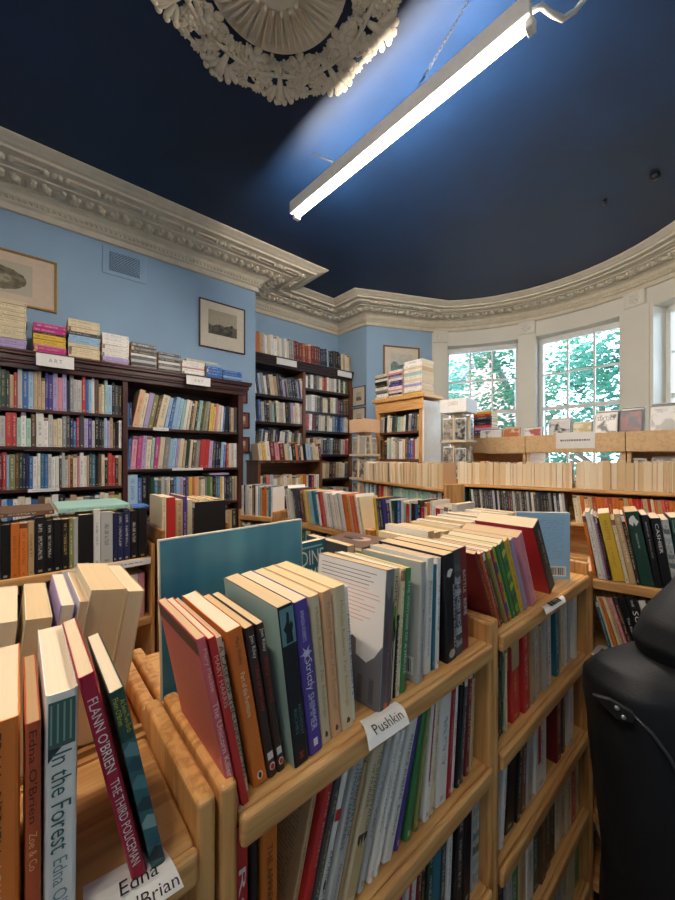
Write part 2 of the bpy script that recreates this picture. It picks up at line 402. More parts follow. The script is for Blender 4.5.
# windows
def window(num, a0, a1):
    root = struct(bpy.data.objects.new('window_%d' % num, None)); COL.objects.link(root)
    rg = 2.34; am = (a0 + a1) / 2; ha = R(a1 - a0) / 2
    rin = rg * math.cos(ha); w = 2 * rg * math.sin(ha) - .02
    root.matrix_world = polar(am, rin, 0)
    fr = MB(); z0, z1 = WZ0, WZ1; hw = w / 2; st = .05
    fr.box(-.04, -hw, z0, .04, -hw + st, z1); fr.box(-.04, hw - st, z0, .04, hw, z1)
    fr.box(-.04, -hw, z1 - .06, .04, hw, z1); fr.box(-.06, -hw, z0, .10, hw, z0 + .05)
    zm = Zr(.66)
    fr.box(-.025, -hw + st, zm - .022, .03, hw - st, zm + .022)
    fr.build('window_frame', M['whitepaint'], root)
    bars = MB(); iw = w - 2 * st
    for k in (1, 2): bars.box(-.015, -iw / 2 + iw * k / 3 - .011, z0, .018, -iw / 2 + iw * k / 3 + .011, z1 - .05)
    for zz in (Zr(1.115), Zr(.21), Zr(-.22)): bars.box(-.0148, -iw / 2, zz - .011, .0178, iw / 2, zz + .011)
    bars.build('glazing_bars', M['whitepaint'], root)
    g = MB(); g.box(-.004, -iw / 2, z0 + .04, .0, iw / 2, z1 - .05); g.build('window_pane', M['glass'], root)
    # panelled shutter linings in the reveals
    for s in (-1, 1):
        sh = MB(); aa = a0 if s < 0 else a1
        T = root.matrix_world.inverted() @ polar(aa, (BR + rg) / 2 + .02, 0)
        for zz0, zz1 in ((z0 + .06, Zr(.25)), (Zr(.32), Zr(.95)), (Zr(1.02), z1 - .05)):
            y = .012 * -s
            sh.box(-.09, min(0, -y * -1), zz0, .09, max(0, y), zz1, T=T)
            for e in (-.075, .068): sh.box(e, min(y, y * 1.9), zz0 + .01, e + .012, max(y, y * 1.9), zz1 - .01, T=T)
        sh.build('shutter_panel', M['whitepaint'], root)
    al = bpy.data.lights.new('daylight_portal', 'AREA'); al.shape = 'RECTANGLE'; al.size = z1 - z0; al.size_y = w; al.cycles.is_portal = True
    ao = bpy.data.objects.new('daylight_portal', al); COL.objects.link(ao)
    ao.matrix_world = polar(am, rin + .12, (z0 + z1) / 2) @ Matrix.Rotation(-math.pi / 2, 4, 'Y')
for k, (a0, a1) in enumerate(OPEN): window(k + 1, a0, a1)

# ------------------------------------------------------------------ outside: trees, a brick house, lawn
m = NT('paving'); f = m.noise(m.pos(), 3., 5); lawn = m.bsdf(m.ramp(f, [(.3, hexc('6a6c62')), (.7, hexc('8c8e80'))]), .9)
b = MB(); b.box(5.7, -14, -2.6, 30, 22, -2.5); struct(b.build('ground', lawn))
def leafmat(name, c1, c2):
    m = NT(name); f = m.noise(m.pos(), 2.5, 3)
    col = m.ramp(f, [(.3, hexc(c1)), (.7, hexc(c2))])
    d = m.n('ShaderNodeBsdfDiffuse'); m.set(d.inputs[0], col); t = m.n('ShaderNodeBsdfTranslucent'); m.set(t.inputs[0], col)
    x = m.n('ShaderNodeMixShader'); x.inputs[0].default_value = .5; m.set(x.inputs[1], d.outputs[0]); m.set(x.inputs[2], t.outputs[0])
    m.t.links.new(x.outputs[0], m.out.inputs[0]); return m.mat
LM = [leafmat('green_leaves', '3a6450', '557e60'), leafmat('yellow_leaves', '76864a', '949c58'), leafmat('blue_green_leaves', '3a6a5c', '588a76')]
bark = plain('bark', '5a4a3c', .9)
def tree(x, y, z0, htop, rad, leaf, mat, label, seed, count=1500, clumps=16):
    rnd = random.Random(seed); root = thing('garden_tree', label, 'tree', T3(x, y, z0), 'trees outside the bow window')
    tr = MB(); tr.tube([(0, 0, 0), (.1, 0, htop * .4), (0, .1, htop * .8)], [.16, .12, .05], 8)
    for k in range(6):
        a = rnd.uniform(0, 6.28); h = htop * rnd.uniform(.35, .7)
        tr.tube([(.05, 0, h), (rad * .5 * math.cos(a), rad * .5 * math.sin(a), h + .5), (rad * .8 * math.cos(a), rad * .8 * math.sin(a), h + .8)], [.06, .04, .015], 6)
    tr.build('trunk', bark, root)
    fo = MB()
    cl = lambda s_, m_: max(-m_, min(m_, rnd.gauss(0, s_)))
    cs = [(cl(rad * .45, rad * .72), cl(rad * .45, rad * .72), htop * rnd.uniform(.3, 1.0)) for _ in range(clumps)]
    for _ in range(count):
        c = rnd.choice(cs); p = Vector((c[0] + cl(rad * .2, rad * .3), c[1] + cl(rad * .2, rad * .3), c[2] + rnd.gauss(0, rad * .2)))
        T = Matrix.Translation(p) @ Matrix.Rotation(rnd.uniform(0, 6.28), 4, 'Z') @ Matrix.Rotation(rnd.uniform(-1.3, 1.3), 4, 'X')
        s = leaf * rnd.uniform(.6, 1.3)
        fo.add([(-s * .5, 0, 0), (0, -s * .28, .01), (s * .5, 0, 0), (0, s * .28, .01)], [(0, 1, 2, 3)], T=T)
    fo.build('foliage', mat, root)
tree(8.4, 5.6, -2.5, 6.0, 1.5, .14, LM[2], 'blue-green leafy tree outside the bow window nearest the blue wall', 1, 8000, 26)
tree(12.6, 4.4, -2.5, 7.6, 1.9, .18, LM[0], 'green leafy tree outside, seen through the first bow window beside the white pier', 2, 6500, 24)
tree(8.6, 1.9, -2.5, 6.4, 1.25, .125, LM[2], 'tree with drooping blue-green branches outside the middle bow window', 3, 5200, 20)
tree(12.8, .8, -2.5, 8.2, 1.9, .15, LM[1], 'yellow-green tree outside, further off through the middle bow window', 4, 4200, 20)
tree(8.0, -1.0, -2.5, 7.2, 1.3, .11, LM[1], 'tall yellow-green tree outside the last bow window', 5, 6000, 22)
('brick_wall'); bt = m.n('ShaderNodeTexBrick'); m.set(bt.inputs[0], m.mapping(m.obj(), (1, 1, 1), (math.pi / 2, 0, math.pi / 2))); bt.inputs['Scale'].default_value = 6
bt.inputs['Color1'].default_value = hexc('b98a80'); bt.inputs['Color2'].default_value = hexc('a87870'); bt.inputs['Mortar'].default_value = hexc('c8b8ac')
brick = m.bsdf(bt.outputs[0], .9)
root = thing('brick_house', 'pinkish brick house gable behind the trees outside the bow window', 'house', T3(15, 10.6, -2.5))
b = MB(); b.prism([(-3, 0), (3, 0), (3, 6.2), (0, 8.6), (-3, 6.2)], -3, 3, T=Matrix.Rotation(math.pi / 2, 4, 'X') @ rotz(0)); b.build('gable_wall', brick, root)
b = MB()
for s in (-1, 1): b.add([(0, -3.2, 8.65), (s * 3.3, -3.2, 6.0), (s * 3.3, 3.2, 6.0), (0, 3.2, 8.65), (0, -3.2, 8.8), (s * 3.3, -3.2, 6.15), (s * 3.3, 3.2, 6.15), (0, 3.2, 8.8)], [(0, 1, 2, 3), (4, 5, 6, 7), (0, 1, 5, 4), (1, 2, 6, 5), (2, 3, 7, 6), (3, 0, 4, 7)])
b.build('roof', plain('slate', '5a5a62', .7), root)

# ------------------------------------------------------------------ ceiling rose
RC = Vector((.80, 1.30)); 
root = thing('ceiling_rose', 'round cream plaster ceiling rose of petals, flowers and acanthus leaves', 'ceiling rose', T3(RC.x, RC.y, ZC))
b = MB(); b.lathe([(.30, 0), (.30, -.02), (.06, -.035), (.001, -.035)], 48, smooth=False)
NP = 26
for k in range(NP):
    T = rotz(2 * math.pi * k / NP)
    b.blob(.115, .030, .026, T=T @ T3(.20, 0, -.008) @ Matrix.Rotation(-.12, 4, 'Y'), n=10, k=4)
    for s in (-1, 1): b.blob(.095, .008, .034, T=T @ T3(.205, s * .014, -.012) @ rotz(s * .05), n=6, k=3)
b.build('petal_ring', M['plaster'], root)
b = MB(); b.lathe([(.10, 0), (.1, -.055), (.07, -.08), (.03, -.085), (.001, -.085)], 32)
for k in range(16):
    T = rotz(2 * math.pi * k / 16); b.blob(.018, .012, .03, T=T @ T3(.095, 0, -.05), n=8, k=3); b.blob(.009, .006, .012, T=T @ T3(.095, 0, -.075), n=6, k=3)
b.build('centre_boss', M['plaster'], root)
NF = 10; A0 = R(56)
fl = MB(); ac = MB(); shl = MB(); rnd = random.Random(3)
for k in range(NF):
    T = rotz(A0 + 2 * math.pi * k / NF)
    # acanthus leaf: stem bud plus five curling lobes
    ac.blob(.05, .016, .02, T=T @ T3(.47, 0, 0), n=8)
    for s, (ang, ln, w, off) in [(s, q) for s in (-1, 1) for q in ((.12, .085, .016, .005), (.45, .08, .016, .018), (.85, .07, .017, .03))] + [(1, (0, .08, .014, 0))]:
        TT = T @ T3(.475, s * off, 0) @ rotz(s * ang)
        ac.blob(ln * .62, w, .018, T=TT @ T3(ln * .55, 0, 0), n=8); ac.blob(.017, .017, .022, T=TT @ T3(ln * 1.02, s * .006, 0), n=8)
    for s in (-1, 1): ac.blob(.022, .012, .018, T=T @ T3(.41, s * .02, 0) @ rotz(s * .6), n=6)
    ac.blob(.03, .014, .018, T=T @ T3(.385, 0, 0), n=6)
    T = rotz(A0 + 2 * math.pi * (k + .5) / NF)
    def flower(x, y, r):
        TT = T @ T3(x, y, 0)
        fl.blob(r * .3, r * .3, .024, T=TT, n=8)
        for j in range(5): fl.blob(r * .36, r * .24, .019, T=TT @ rotz(j * 1.2566 + x * 9) @ T3(r * .36, 0, 0) @ rotz(.7), n=7)
        for j in range(8): fl.blob(r * .36, r * .28, .012, T=TT @ rotz(j * .785) @ T3(r * .76, 0, 0) @ rotz(.5), n=7)
    flower(.388, 0, .076); flower(.455, .058, .048); flower(.457, -.06, .046); flower(.36, .085, .03); flower(.36, -.085, .03)
    for j in range(44):
        rr = rnd.uniform(.33, .50); aa = rnd.uniform(-.24, .24)
        fl.blob(rnd.uniform(.010, .022), rnd.uniform(.006, .011), rnd.uniform(.008, .015), T=T @ T3(rr * math.cos(aa), rr * math.sin(aa), 0) @ rotz(rnd.uniform(0, 6.28)), n=6, k=3)
    for q in (-.20, -.068, .068, .20):
        TT = T @ rotz(q) @ T3(.505, 0, 0)
        for j in (-2, -1, 0, 1, 2): shl.blob(.021, .0095, .014, T=TT @ rotz(j * .55) @ T3(.019, 0, 0), n=7, k=3)
        shl.blob(.012, .02, .014, T=TT, n=7, k=3)
fl.tube([(.42 * math.cos(t * math.pi / 36), .42 * math.sin(t * math.pi / 36), -.002) for t in range(72)], .012, 6, closed=True); shl.tube([(.512 * math.cos(t * math.pi / 36), .512 * math.sin(t * math.pi / 36), -.002) for t in range(72)], .008, 6, closed=True)
fl.build('flower_wreath', M['plaster'], root); ac.build('acanthus_leaves', M['plaster'], root); shl.build('shell_border', M['plaster'], root)

# ------------------------------------------------------------------ fluorescent light on chains, its cable, ceiling fittings
A = Vector((1.40, 2.07)); B = Vector((1.44, .55)); LZ = 1.65 + H
def batten(A, B, label, tube='tube'):
    d = (B - A); L = d.length; root = thing('pendant_tube_light', label, 'ceiling light', Matrix.Translation((A.x, A.y, LZ)) @ rotz(math.atan2(d.y, d.x)), 'fluorescent tubes')
    b = MB(); b.box(0, -.024, -.004, L, .003, .075); b.build('housing', M['whitemetal'], root, bevel=.004)
    b = MB(); b.tube([(.03, .022, -.006), (L - .03, .022, -.006)], .0175, 14); b.build('tube', M[tube], root)
    for x in (0, L - .03):
        b = MB(); b.box(x, .0035, -.03, x + .03, .048, .014); b.build('lamp_holder', M['whitemetal'], root, bevel=.004)
    return root
batten(A, B, 'lit fluorescent tube hanging on chains across the navy ceiling')
batten(Vector((-.55, -.35)), Vector((-.55, 1.15)), 'second lit fluorescent tube, behind the viewer and nearer the back wall', 'tube_far')
for (y0, x1, y1), lb in (((1.03, 1.49, .83), 'thin dark chain holding the fluorescent light at the end with the cable'), ((1.62, 1.46, 1.93), 'thin dark chain holding the fluorescent light at its plain end')):
    p = Vector((1.40, y0, LZ + .0765)); q = Vector((x1, y1, ZC)); b = MB(); N = int((q - p).length / .018)
    for i in range(N):
        c = p.lerp(q, (i + .5) / N); dd = (q - p).normalized(); u = dd.cross(Vector((1, 0, 0))).normalized() if i % 2 else dd.cross(Vector((0, 1, 0))).normalized()
        b.tube([c + dd * .012 * math.cos(t) + u * .006 * math.sin(t) for t in [k * math.pi / 4 for k in range(8)]], .0016, 5, closed=True)
    tag(b.build('hanging_chain', M['chain']), lb, 'chain', 'lamp chains')
b = MB(); pts = [at(530, 12, Z=1.70), at(541, 6, Z=1.72), at(552, 14, Z=1.74), at(563, 19, Z=1.78), at(575, 11, Z=1.86), at(586, -3, Z=1.98), at(592, -14, Z=2.005)]
b.tube(pts, .011, 8); tag(b.build('power_cable', M['cable']), 'short white cable looping from the lit tube up to the navy ceiling', 'cable')
for px, py, r, lb in ((655, 176, .028, 'larger black fitting on the navy ceiling near the bow window'), (605, 202, .014, 'tiny black fitting on the navy ceiling, beside the larger one')):
    p = at(px, py, Z=2.0); b = MB(); b.lathe([(r, .01), (r, -.012), (r * .7, -.022), (.001, -.024)], 18, T=Matrix.Translation(p)); tag(b.build('ceiling_fitting', M['blackmetal']), lb, 'ceiling fitting')

# ------------------------------------------------------------------ pictures, vent
def engraving(name, seed, h1, h2, bgc, horizon=.42):
    m = NT(name); tc = m.n('ShaderNodeTexCoord').outputs['Generated']; s = m.n('ShaderNodeSeparateXYZ'); m.set(s.inputs[0], tc)
    f = m.noise(m.mapping(tc, (6, 1, 5), loc=(seed, 0, 0)), 1., 6)
    hill = m.math('ADD', horizon, m.math('MULTIPLY', m.math('SUBTRACT', m.noise(m.mapping(tc, (3.2, 0, 0), loc=(seed * 2., 0, 0)), 1., 4), .5), .7))
    land = m.math('LESS_THAN', s.outputs[2], hill)
    col = m.mix(land, m.ramp(f, [(.2, hexc(bgc)), (.8, hexc('b8ab92'))]), m.ramp(f, [(.35, hexc(h1)), (.65, hexc(h2))]))
    return m.bsdf(col, .8)
def arch_print(name):
    m = NT(name); tc = m.n('ShaderNodeTexCoord').outputs['Generated']; s = m.n('ShaderNodeSeparateXYZ'); m.set(s.inputs[0], tc)
    dx = m.math('SUBTRACT', s.outputs[0], .45); dz = m.math('SUBTRACT', s.outputs[2], .45)
    r = m.math('SQRT', m.math('ADD', m.math('MULTIPLY', m.math('MULTIPLY', dx, dx), 1.3), m.math('MULTIPLY', m.math('MULTIPLY', dz, dz), 2.)))
    f = m.noise(m.mapping(tc, (7, 1, 7)), 1., 5)
    ring = between(m, m.math('ADD', r, m.math('MULTIPLY', f, .08)), .30, .56)
    hole = m.math('LESS_THAN', m.math('ADD', r, m.math('MULTIPLY', f, .08)), .3)
    col = m.mix(ring, hexc('bdb39c'), m.ramp(f, [(.35, hexc('57503f')), (.7, hexc('93876f'))]))
    col = m.mix(hole, col, m.ramp(f, [(.4, hexc('6f6654')), (.6, hexc('a89c84'))]))
    return m.bsdf(col, .8)
def picture(label, M4, w, h, fw, fmat, mount, pmat, pw, ph, pz=0, glaze=False, group='framed pictures'):
    """hung flat: local x right, y into the wall, z up from the centre; the wall is at y = 0"""
    root = thing('framed_picture', label, 'picture', M4, group)
    b = MB(); d0, d1 = -.022, -.001
    b.box(-w / 2, d0, -h / 2, w / 2, d1, -h / 2 + fw); b.box(-w / 2, d0, h / 2 - fw, w / 2, d1, h / 2)
    b.box(-w / 2, d0, -h / 2 + fw, -w / 2 + fw, d1, h / 2 - fw); b.box(w / 2 - fw, d0, -h / 2 + fw, w / 2, d1, h / 2 - fw)
    b.build('picture_frame', fmat, root, bevel=.003)
    b = MB(); b.box(-w / 2 + fw, -.012, -h / 2 + fw, w / 2 - fw, -.004, h / 2 - fw); b.build('mount', mount, root)
    b = MB(); b.box(-pw / 2, -.0135, -ph / 2 + pz, pw / 2, -.0121, ph / 2 + pz); b.build('print', pmat, root)
    return root
WF = frame((0, 3.58, 0), (1, 0))      # wall_left, x = room x
picture('gilt framed engraving of a stone arch above the dark wall bookcase', T3(-.10, 3.58, Zr(1.315)), .655, .39, .016, M['gold'], plain('pink_mount', 'd8c0a8', .8), arch_print('arch_engraving'), .36, .23, .0)
picture('dark framed landscape engraving beside the alcove corner', T3(1.568, 3.58, Zr(1.33)), .485, .475, .012, M['frame_dark'], M['paper'], engraving('landscape_engraving', 3, '3a3630', '6f675a', 'a69a82'), .30, .24, .03)
for k, (x, z, hh, lb) in enumerate([(1.765, .66, .16, 'small dark framed card on the blue strip of wall, top one of three'), (1.79, .40, .17, 'small dark framed card on the blue strip of wall, middle of three'), (1.79, .14, .17, 'small dark framed card on the blue strip of wall, lowest of three')]):
    picture(lb, T3(x, 3.58, Zr(z)), .15, hh, .016, M['frame_dark'], plain('maroon_mount_%d' % k, '7a4a44', .7), engraving('card_print_%d' % k, k + 5, '6b4038', 'b79a84', 'cdbfa8'), .05, .08)
sw = Vector((3.56, 3.48)); se = Vector(bow(48)); dr = (se - sw).normalized()
def onwall(px, py): # point of the slanted blue wall seen at a pixel
    u = (px - CX) / FPX; q = Vector((FW[0] + u * RT[0], FW[1] + u * RT[1])); nn = Vector((-dr.y, dr.x)); k = nn.dot(sw) / nn.dot(q)
    return Vector((q.x * k, q.y * k, (HY - py) / FPX * k + H))
p, q = onwall(383, 345), onwall(419, 350); bl = onwall(383, 385)
c = (p + q) / 2; c.z = (p.z + bl.z) / 2
picture('wood framed street print on the slanted blue wall beside the bow', frame(c, dr), (Vector((q.x, q.y)) - Vector((p.x, p.y))).length, p.z - bl.z, .022, M['frame_wood'], M['paper'], engraving('street_print', 9, '566a64', '8fa39a', 'cfd4c8', .6), .33, .33)
sidew = frame((3.56, 3.78, 0), (0, -1))
for (py0, py1, lb) in ((388, 407, 'small black framed print on the blue wall beside the alcove bookcase, upper one'), (409, 428, 'small framed portrait on the blue wall half behind the peach card rack sign')):
    t = at(353, py0, X=3.56); bo = at(353, py1, X=3.56); e = at(366, py0, X=3.56)
    c = Vector((3.56, (t.y + e.y) / 2, (t.z + bo.z) / 2))
    picture(lb, frame(c, (0, -1)), abs(t.y - e.y), t.z - bo.z, .010, M['frame_dark'], M['paper'], engraving('small_print_%d' % py0, py0, '4a4640', '857c6c', 'c9bda6'), .1, .12)
p = at(125, 265, Y=3.57)
root = thing('air_vent', 'blue painted square wall vent with pierced lattice below the cornice', 'vent', T3(p.x, 3.58, p.z))
b = MB(); b.box(-.165, -.012, -.115, .165, -.001, .115); b.build('vent_plate', M['wall'], root, bevel=.004)
b = MB(); b.box(-.115, -.0135, -.08, .115, -.0121, .08); b.build('vent_dark_sheet', M['blackmetal'], root)  # black sheet on the plate, colour standing in for the dark behind the lattice
b = MB()
for k in range(-9, 20):
    for s in (-1, 1):
        x0 = -.115 + k * .0215; p0 = Vector((x0, -.08)); p1 = Vector((x0 + .16, .08))
        if s < 0: p0.x, p1.x = -p0.x, -p1.x
        def clipx(p, q):
            t0, t1 = 0., 1.
            d = q.x - p.x
            for lim, sg in ((-.115, 1), (.115, -1)):
                a = (lim - p.x) / d
                if d * sg > 0: t0 = max(t0, a)
                else: t1 = min(t1, a)
            return (p.lerp(q, t0), p.lerp(q, t1)) if t1 - t0 > .02 else None
        r = clipx(p0, p1)
        if r: b.tube([(r[0].x, -.0155, r[0].y), (r[1].x, -.0155, r[1].y)], .0045, 4)
b.build('vent_lattice', M['wall'], root)

# ------------------------------------------------------------------ bookcases
def shelves(name, label, M4, w, d, zs, ztop, mats, th=.018, side=.018, lip=0, back=True, plinth=True, front_round=.0, group=None, cat='bookcase', sides=True):
    """local: x 0..w, y 0 (front) .. d, z from the floor; zs = upper faces of the shelves"""
    mx_, mz = mats; root = thing(name, label, cat, M4, group)
    if sides:
        for x in (0, w - side):
            b = MB(); b.box(x, 0, 0, x + side, d, ztop); b.build('side_panel', mz, root, bevel=.005, seg=3)
    for z in zs:
        b = MB(); b.box(side + .0005, .004, z - th, w - side - .0005, d - .012, z)
        if lip: b.box(side + .0005, -.008, z - lip, w - side - .0005, .0038, z + .001)
        b.build('shelf', mx_, root, bevel=.007 if lip else .003, seg=3)
    if back:
        b = MB(); b.box(side + .0005, d - .011, .02, w - side - .0005, d - .003, max(zs) if back == 'low' else ztop - .01); b.build('back_panel', mx_, root)
    return root
def card(label, M4, w, h, text=None, th=.0012, marks=0, tcol='2a2626', tw=.8, thh=.6, mat=None):
    """a card seen from -y of M4, centred"""
    root = thing('shelf_label', label, 'shelf label', M4, 'shelf labels')
    b = MB(); b.box(-w / 2, -th / 2, -h / 2, w / 2, th / 2, h / 2); b.build('card', mat or M['card'], root)
    T = T3(0, -th / 2 - .0004, 0) @ Matrix.Rotation(math.pi / 2, 4, 'X')
    if text: text_mesh('lettering', text, ink(tcol), root, T, w * tw, h * thh)
    if marks:
        b = MB(); rnd = random.Random(int(w * 1e4)); x = -w * .38
        while x < w * .38:
            l = min(rnd.uniform(.03, .07) * w, w * .4 - x); b.box(x, -th / 2 - .0004, -h * .05, x + l, -th / 2 - .0001, h * .06); x += l + w * .015
        b.build('lettering', M['greyink'], root)
    return root

PZ = [Zr(z) for z in (-.357, -.595, -.83, -1.065, -1.29)]
PINE = (M['pineX'], M['pineZ'])
pine_units = []
for x0, w_, lb in ((-.445, .588, 'pine bookcase unit with the crimson book leaning on its top shelf'), (.1475, .558, 'pine bookcase unit with the slanted name card on its top shelf'), (.7075, .618, 'pine bookcase unit whose top shelf ends in a light blue book')):
    pine_units.append(shelves('bookcase', lb, T3(x0, .340, 0), w_, .19, PZ, Zr(-.321), PINE, lip=.032, back='low', group='pine bookcases'))
for x0, w_, lb in ((-.445, .588, 'pine bookcase unit back to back with the one holding the crimson book'), (.1475, .558, 'pine bookcase unit back to back with the slanted name card unit'), (.7075, .618, 'pine bookcase unit back to back with the one ending in a light blue book')):
    shelves('bookcase', lb, T3(x0 + w_, .72, 0) @ rotz(math.pi), w_, .185, [PZ[0], PZ[2], PZ[4]], Zr(-.335), PINE, lip=.03, back='low', group='pine bookcases')
# run of cases across the end of the aisle, facing the viewer
BN = lambda y: frame((1.232, y, 0), (0, -1))
cross_units = []
for y0, w_, lb in ((1.945, .745, 'pine bookcase unit with the leaning white and orange books on top'), (1.195, .47, 'pine bookcase unit with the navy and blue books on top')):
    cross_units.append(shelves('bookcase', lb, BN(y0), w_, .2, [Zr(-.37), Zr(-.61), Zr(-.85), Zr(-1.1)], Zr(-.335), PINE, lip=.03, back='low', group='pine bookcases'))
BW = frame((1.085, 2.235, 0), (1.2 - 1.085, 1.965 - 2.235))
shelves('bookcase', 'narrow pine bookcase unit set at a slant beside the alcove', BW, .29, .2, [Zr(-.37), Zr(-.61), Zr(-.85), Zr(-1.1)], Zr(-.335), PINE, lip=.03, back='low', group='pine bookcases')
BS = frame((1.3325, .351, 0), (.034, -.15))
shelves('bookcase', 'pine bookcase unit behind the black jacket at the end of the aisle', BS, .86, .2, [Zr(-.372), Zr(-.61), Zr(-.85), Zr(-1.09), Zr(-1.3)], Zr(-.35), PINE, lip=.03, back='low', group='pine bookcases')
# two rows further back, book edges towards the viewer
CF = frame((2.445, 2.45, 0), (2.06 - 2.445, 1.31 - 2.45))
shelves('bookcase', 'pale wood bookcase with mint green books below a row of cream page edges', CF, 1.20, .16, [Zr(-.20), Zr(-.43), Zr(-.66), Zr(-.9)], Zr(-.17), PINE, lip=.022, back=True, group='pine bookcases')
DF = frame((2.64, 1.60, 0), (2.90 - 2.64, .20 - 1.60))
shelves('bookcase', 'pale wood bookcase with orange paperbacks and disc cases below cream page edges', DF, 1.95, .24, [Zr(-.205), Zr(-.43), Zr(-.66), Zr(-.9)], Zr(-.17), PINE, lip=.022, back=True, group='pine bookcases')

# dark wall bookcase with two bays
WB = frame((-.40, 3.25, 0), (1, 0)); WBW = 2.03
root = thing('wall_bookcase', 'tall dark wood bookcase with two bays under the gilt framed engraving', 'bookcase', WB, 'dark bookcases')
DV = 1.015
for x, nm in ((0, 'side_panel'), (DV, 'divider'), (WBW - .05, 'side_panel')):
    b = MB(); b.box(x, -.005 if nm == 'side_panel' else 0, 0, x + (.05 if nm == 'side_panel' else .035), .325, Zr(.70)); b.build(nm, M['darkZ'], root, bevel=.004)
ZL = [Zr(z) for z in (.335, .078, -.212, -.52, -.85, -1.2)]; ZRR = [Zr(z) for z in (.245, -.088, -.40, -.70, -1.0, -1.3)]
for zs, xa, xb in ((ZL, .0505, DV - .0005), (ZRR, DV + .0355, WBW - .0505)):
    for z in zs:
        b = MB(); b.box(xa, .006, z - .022, xb, .305, z); b.build('shelf', M['dark'], root, bevel=.002)
b = MB(); b.box(.05, .307, 0, WBW - .05, .32, Zr(.70)); b.build('back_panel', M['alc'], root)
b = MB()
for k, (y0, z0, z1) in enumerate([(-.02, .60, .632), (-.034, .632, .648), (-.042, .648, .684), (-.06, .684, .702), (-.065, .702, .72)]):
    b.box(y0, y0, Zr(z0), WBW - y0, .324, Zr(z1))
b.build('cornice', M['dark'], root, bevel=.004)
for pa, pb, lb in (((36, 354), (74, 368), 'cream ART sign on the wall bookcase cornice below the magenta books'), ((186, 377), (210, 388), 'cream ART sign on the wall bookcase cornice near the landscape engraving')):
    p = at(*pa, Y=3.18); q = at(*pb, Y=3.18); hh = .085 if pa[0] < 100 else .075
    card(lb, T3((p.x + q.x) / 2, 3.172, Zr(.665)), q.x - p.x, hh, 'A R T', tcol='8a7f74', tw=.36, thh=.3, th=.004)
p = at(172, 471, Y=3.24); card('white strip label on a shelf edge below the red book', T3(at(188, 468, Y=3.235).x, 3.236, Zr(-.096)), .26, .02, marks=1)
card('white label on the shelf edge under the tilted art books', T3(at(161, 427, Y=3.235).x, 3.236, Zr(.238)), .12, .025, marks=1)
card('white label on the shelf edge below the purple books', T3(at(44, 490, Y=3.235).x, 3.236, Zr(-.222)), .17, .022, marks=1)

# alcove bookcase
AB = frame((1.965, 3.75, 0), (1, 0)); AW = 1.575
root = thing('alcove_bookcase', 'tall narrow dark bookcase filling the alcove in two bays', 'bookcase', AB, 'dark bookcases')
AD = .735
for x, nm, mt in ((0, 'side_panel', 'alcZ'), (AD, 'divider', 'alcZ'), (AW - .04, 'side_panel', 'alcZ')):
    b = MB(); b.box(x, 0, 0, x + .04, .295, Zr(1.12)); b.build(nm, M[mt], root, bevel=.003)
AZL = [Zr(z) for z in (.742, .425, .09, -.25, -.6, -1.0)]; AZR = [Zr(z) for z in (.89, .60, .355, .05, -.27, -.6, -1.0)]
for zs, xa, xb in ((AZL, .0405, AD - .0005), (AZR, AD + .0405, AW - .0405)):
    for z in zs:
        b = MB(); b.box(xa, .004, z - .03, xb, .28, z); b.build('shelf', M['alc'], root, bevel=.002)
b = MB(); b.box(.04, .281, 0, AW - .04, .293, Zr(1.12)); b.build('back_panel', M['alc'], root)
b = MB()
for y0, z0, z1 in [(-.014, 1.085, 1.11), (-.022, 1.11, 1.135), (-.03, 1.135, 1.165), (-.04, 1.165, 1.2)]:
    b.box(0, y0, Zr(z0), AW, .294, Zr(z1))
b.build('cornice', M['alc'], root, bevel=.003)
for pa, pb, lb in (((277, 360), (297, 361), 'white label on the alcove bookcase cornice below the dark red books'), ((338, 372), (352, 374), 'white label at the far end of the alcove bookcase cornice')):
    p = at(*pa, Y=3.70); q = at(*pb, Y=3.70)
    card(lb, T3((p.x + q.x) / 2, 3.706, Zr(1.145)), q.x - p.x, .075, th=.004)

# low brown case standing in front of the alcove bookcase
LB = frame((1.835, 3.33, 0), (1, 0))
shelves('low_bookcase', 'low brown open bookcase in front of the alcove with leaning books on top', LB, .84, .26, [Zr(-.41), Zr(-.8), Zr(-1.2)], Zr(-.045), (M['brown'], M['brownZ']), th=.02, side=.03, cat='bookcase')
b = MB(); b.box(-.008, -.012, 0, .848, .262, .022); o = b.build('top_board', M['brown'], bpy.data.objects['low_bookcase'], T3(0, 0, Zr(-.066 + .021)), bevel=.003)

# low case in front of the dark wall bookcase: the black paperbacks
IF = frame((-.25, 1.665, 0), (1, 0))
shelves('low_bookcase', 'low pine bookcase of black paperbacks in front of the dark wall bookcase', IF, .685, .30, [Zr(-.41), Zr(-.66), Zr(-.95)], Zr(-.36), (M['pineX'], M['pineZ']), th=.018, side=.016, lip=.03, back=True)
p0, p1 = at(62, 570, Y=1.655), at(151, 558, Y=1.655)
card('long white printed strip on the shelf edge under the black paperbacks', T3((p0.x + p1.x) / 2, 1.6555, Zr(-.425)), p1.x - p0.x, .026, marks=1)

# crate of books beside it
KX, KY = .445, 1.60
root = thing('wooden_crate', 'brown wooden crate of books beside the low case of black paperbacks', 'crate', T3(KX, KY, 0))
b = MB(); b.box(0, 0, 0, .30, .016, Zr(-.35)); b.build('front_panel', M['crate'], root, bevel=.004)
b = MB(); b.box(0, .304, 0, .30, .32, Zr(-.335)); b.build('rear_panel', M['crate'], root, bevel=.004)
for x in (0, .284):
    b = MB(); b.box(x, .0165, 0, x + .016, .3035, Zr(-.30)); b.build('side_panel', M['crate'], root, bevel=.004)
b = MB(); b.box(.0165, .0165, Zr(-.46), .2835, .3035, Zr(-.44)); b.build('bottom_board', M['crate'], root)

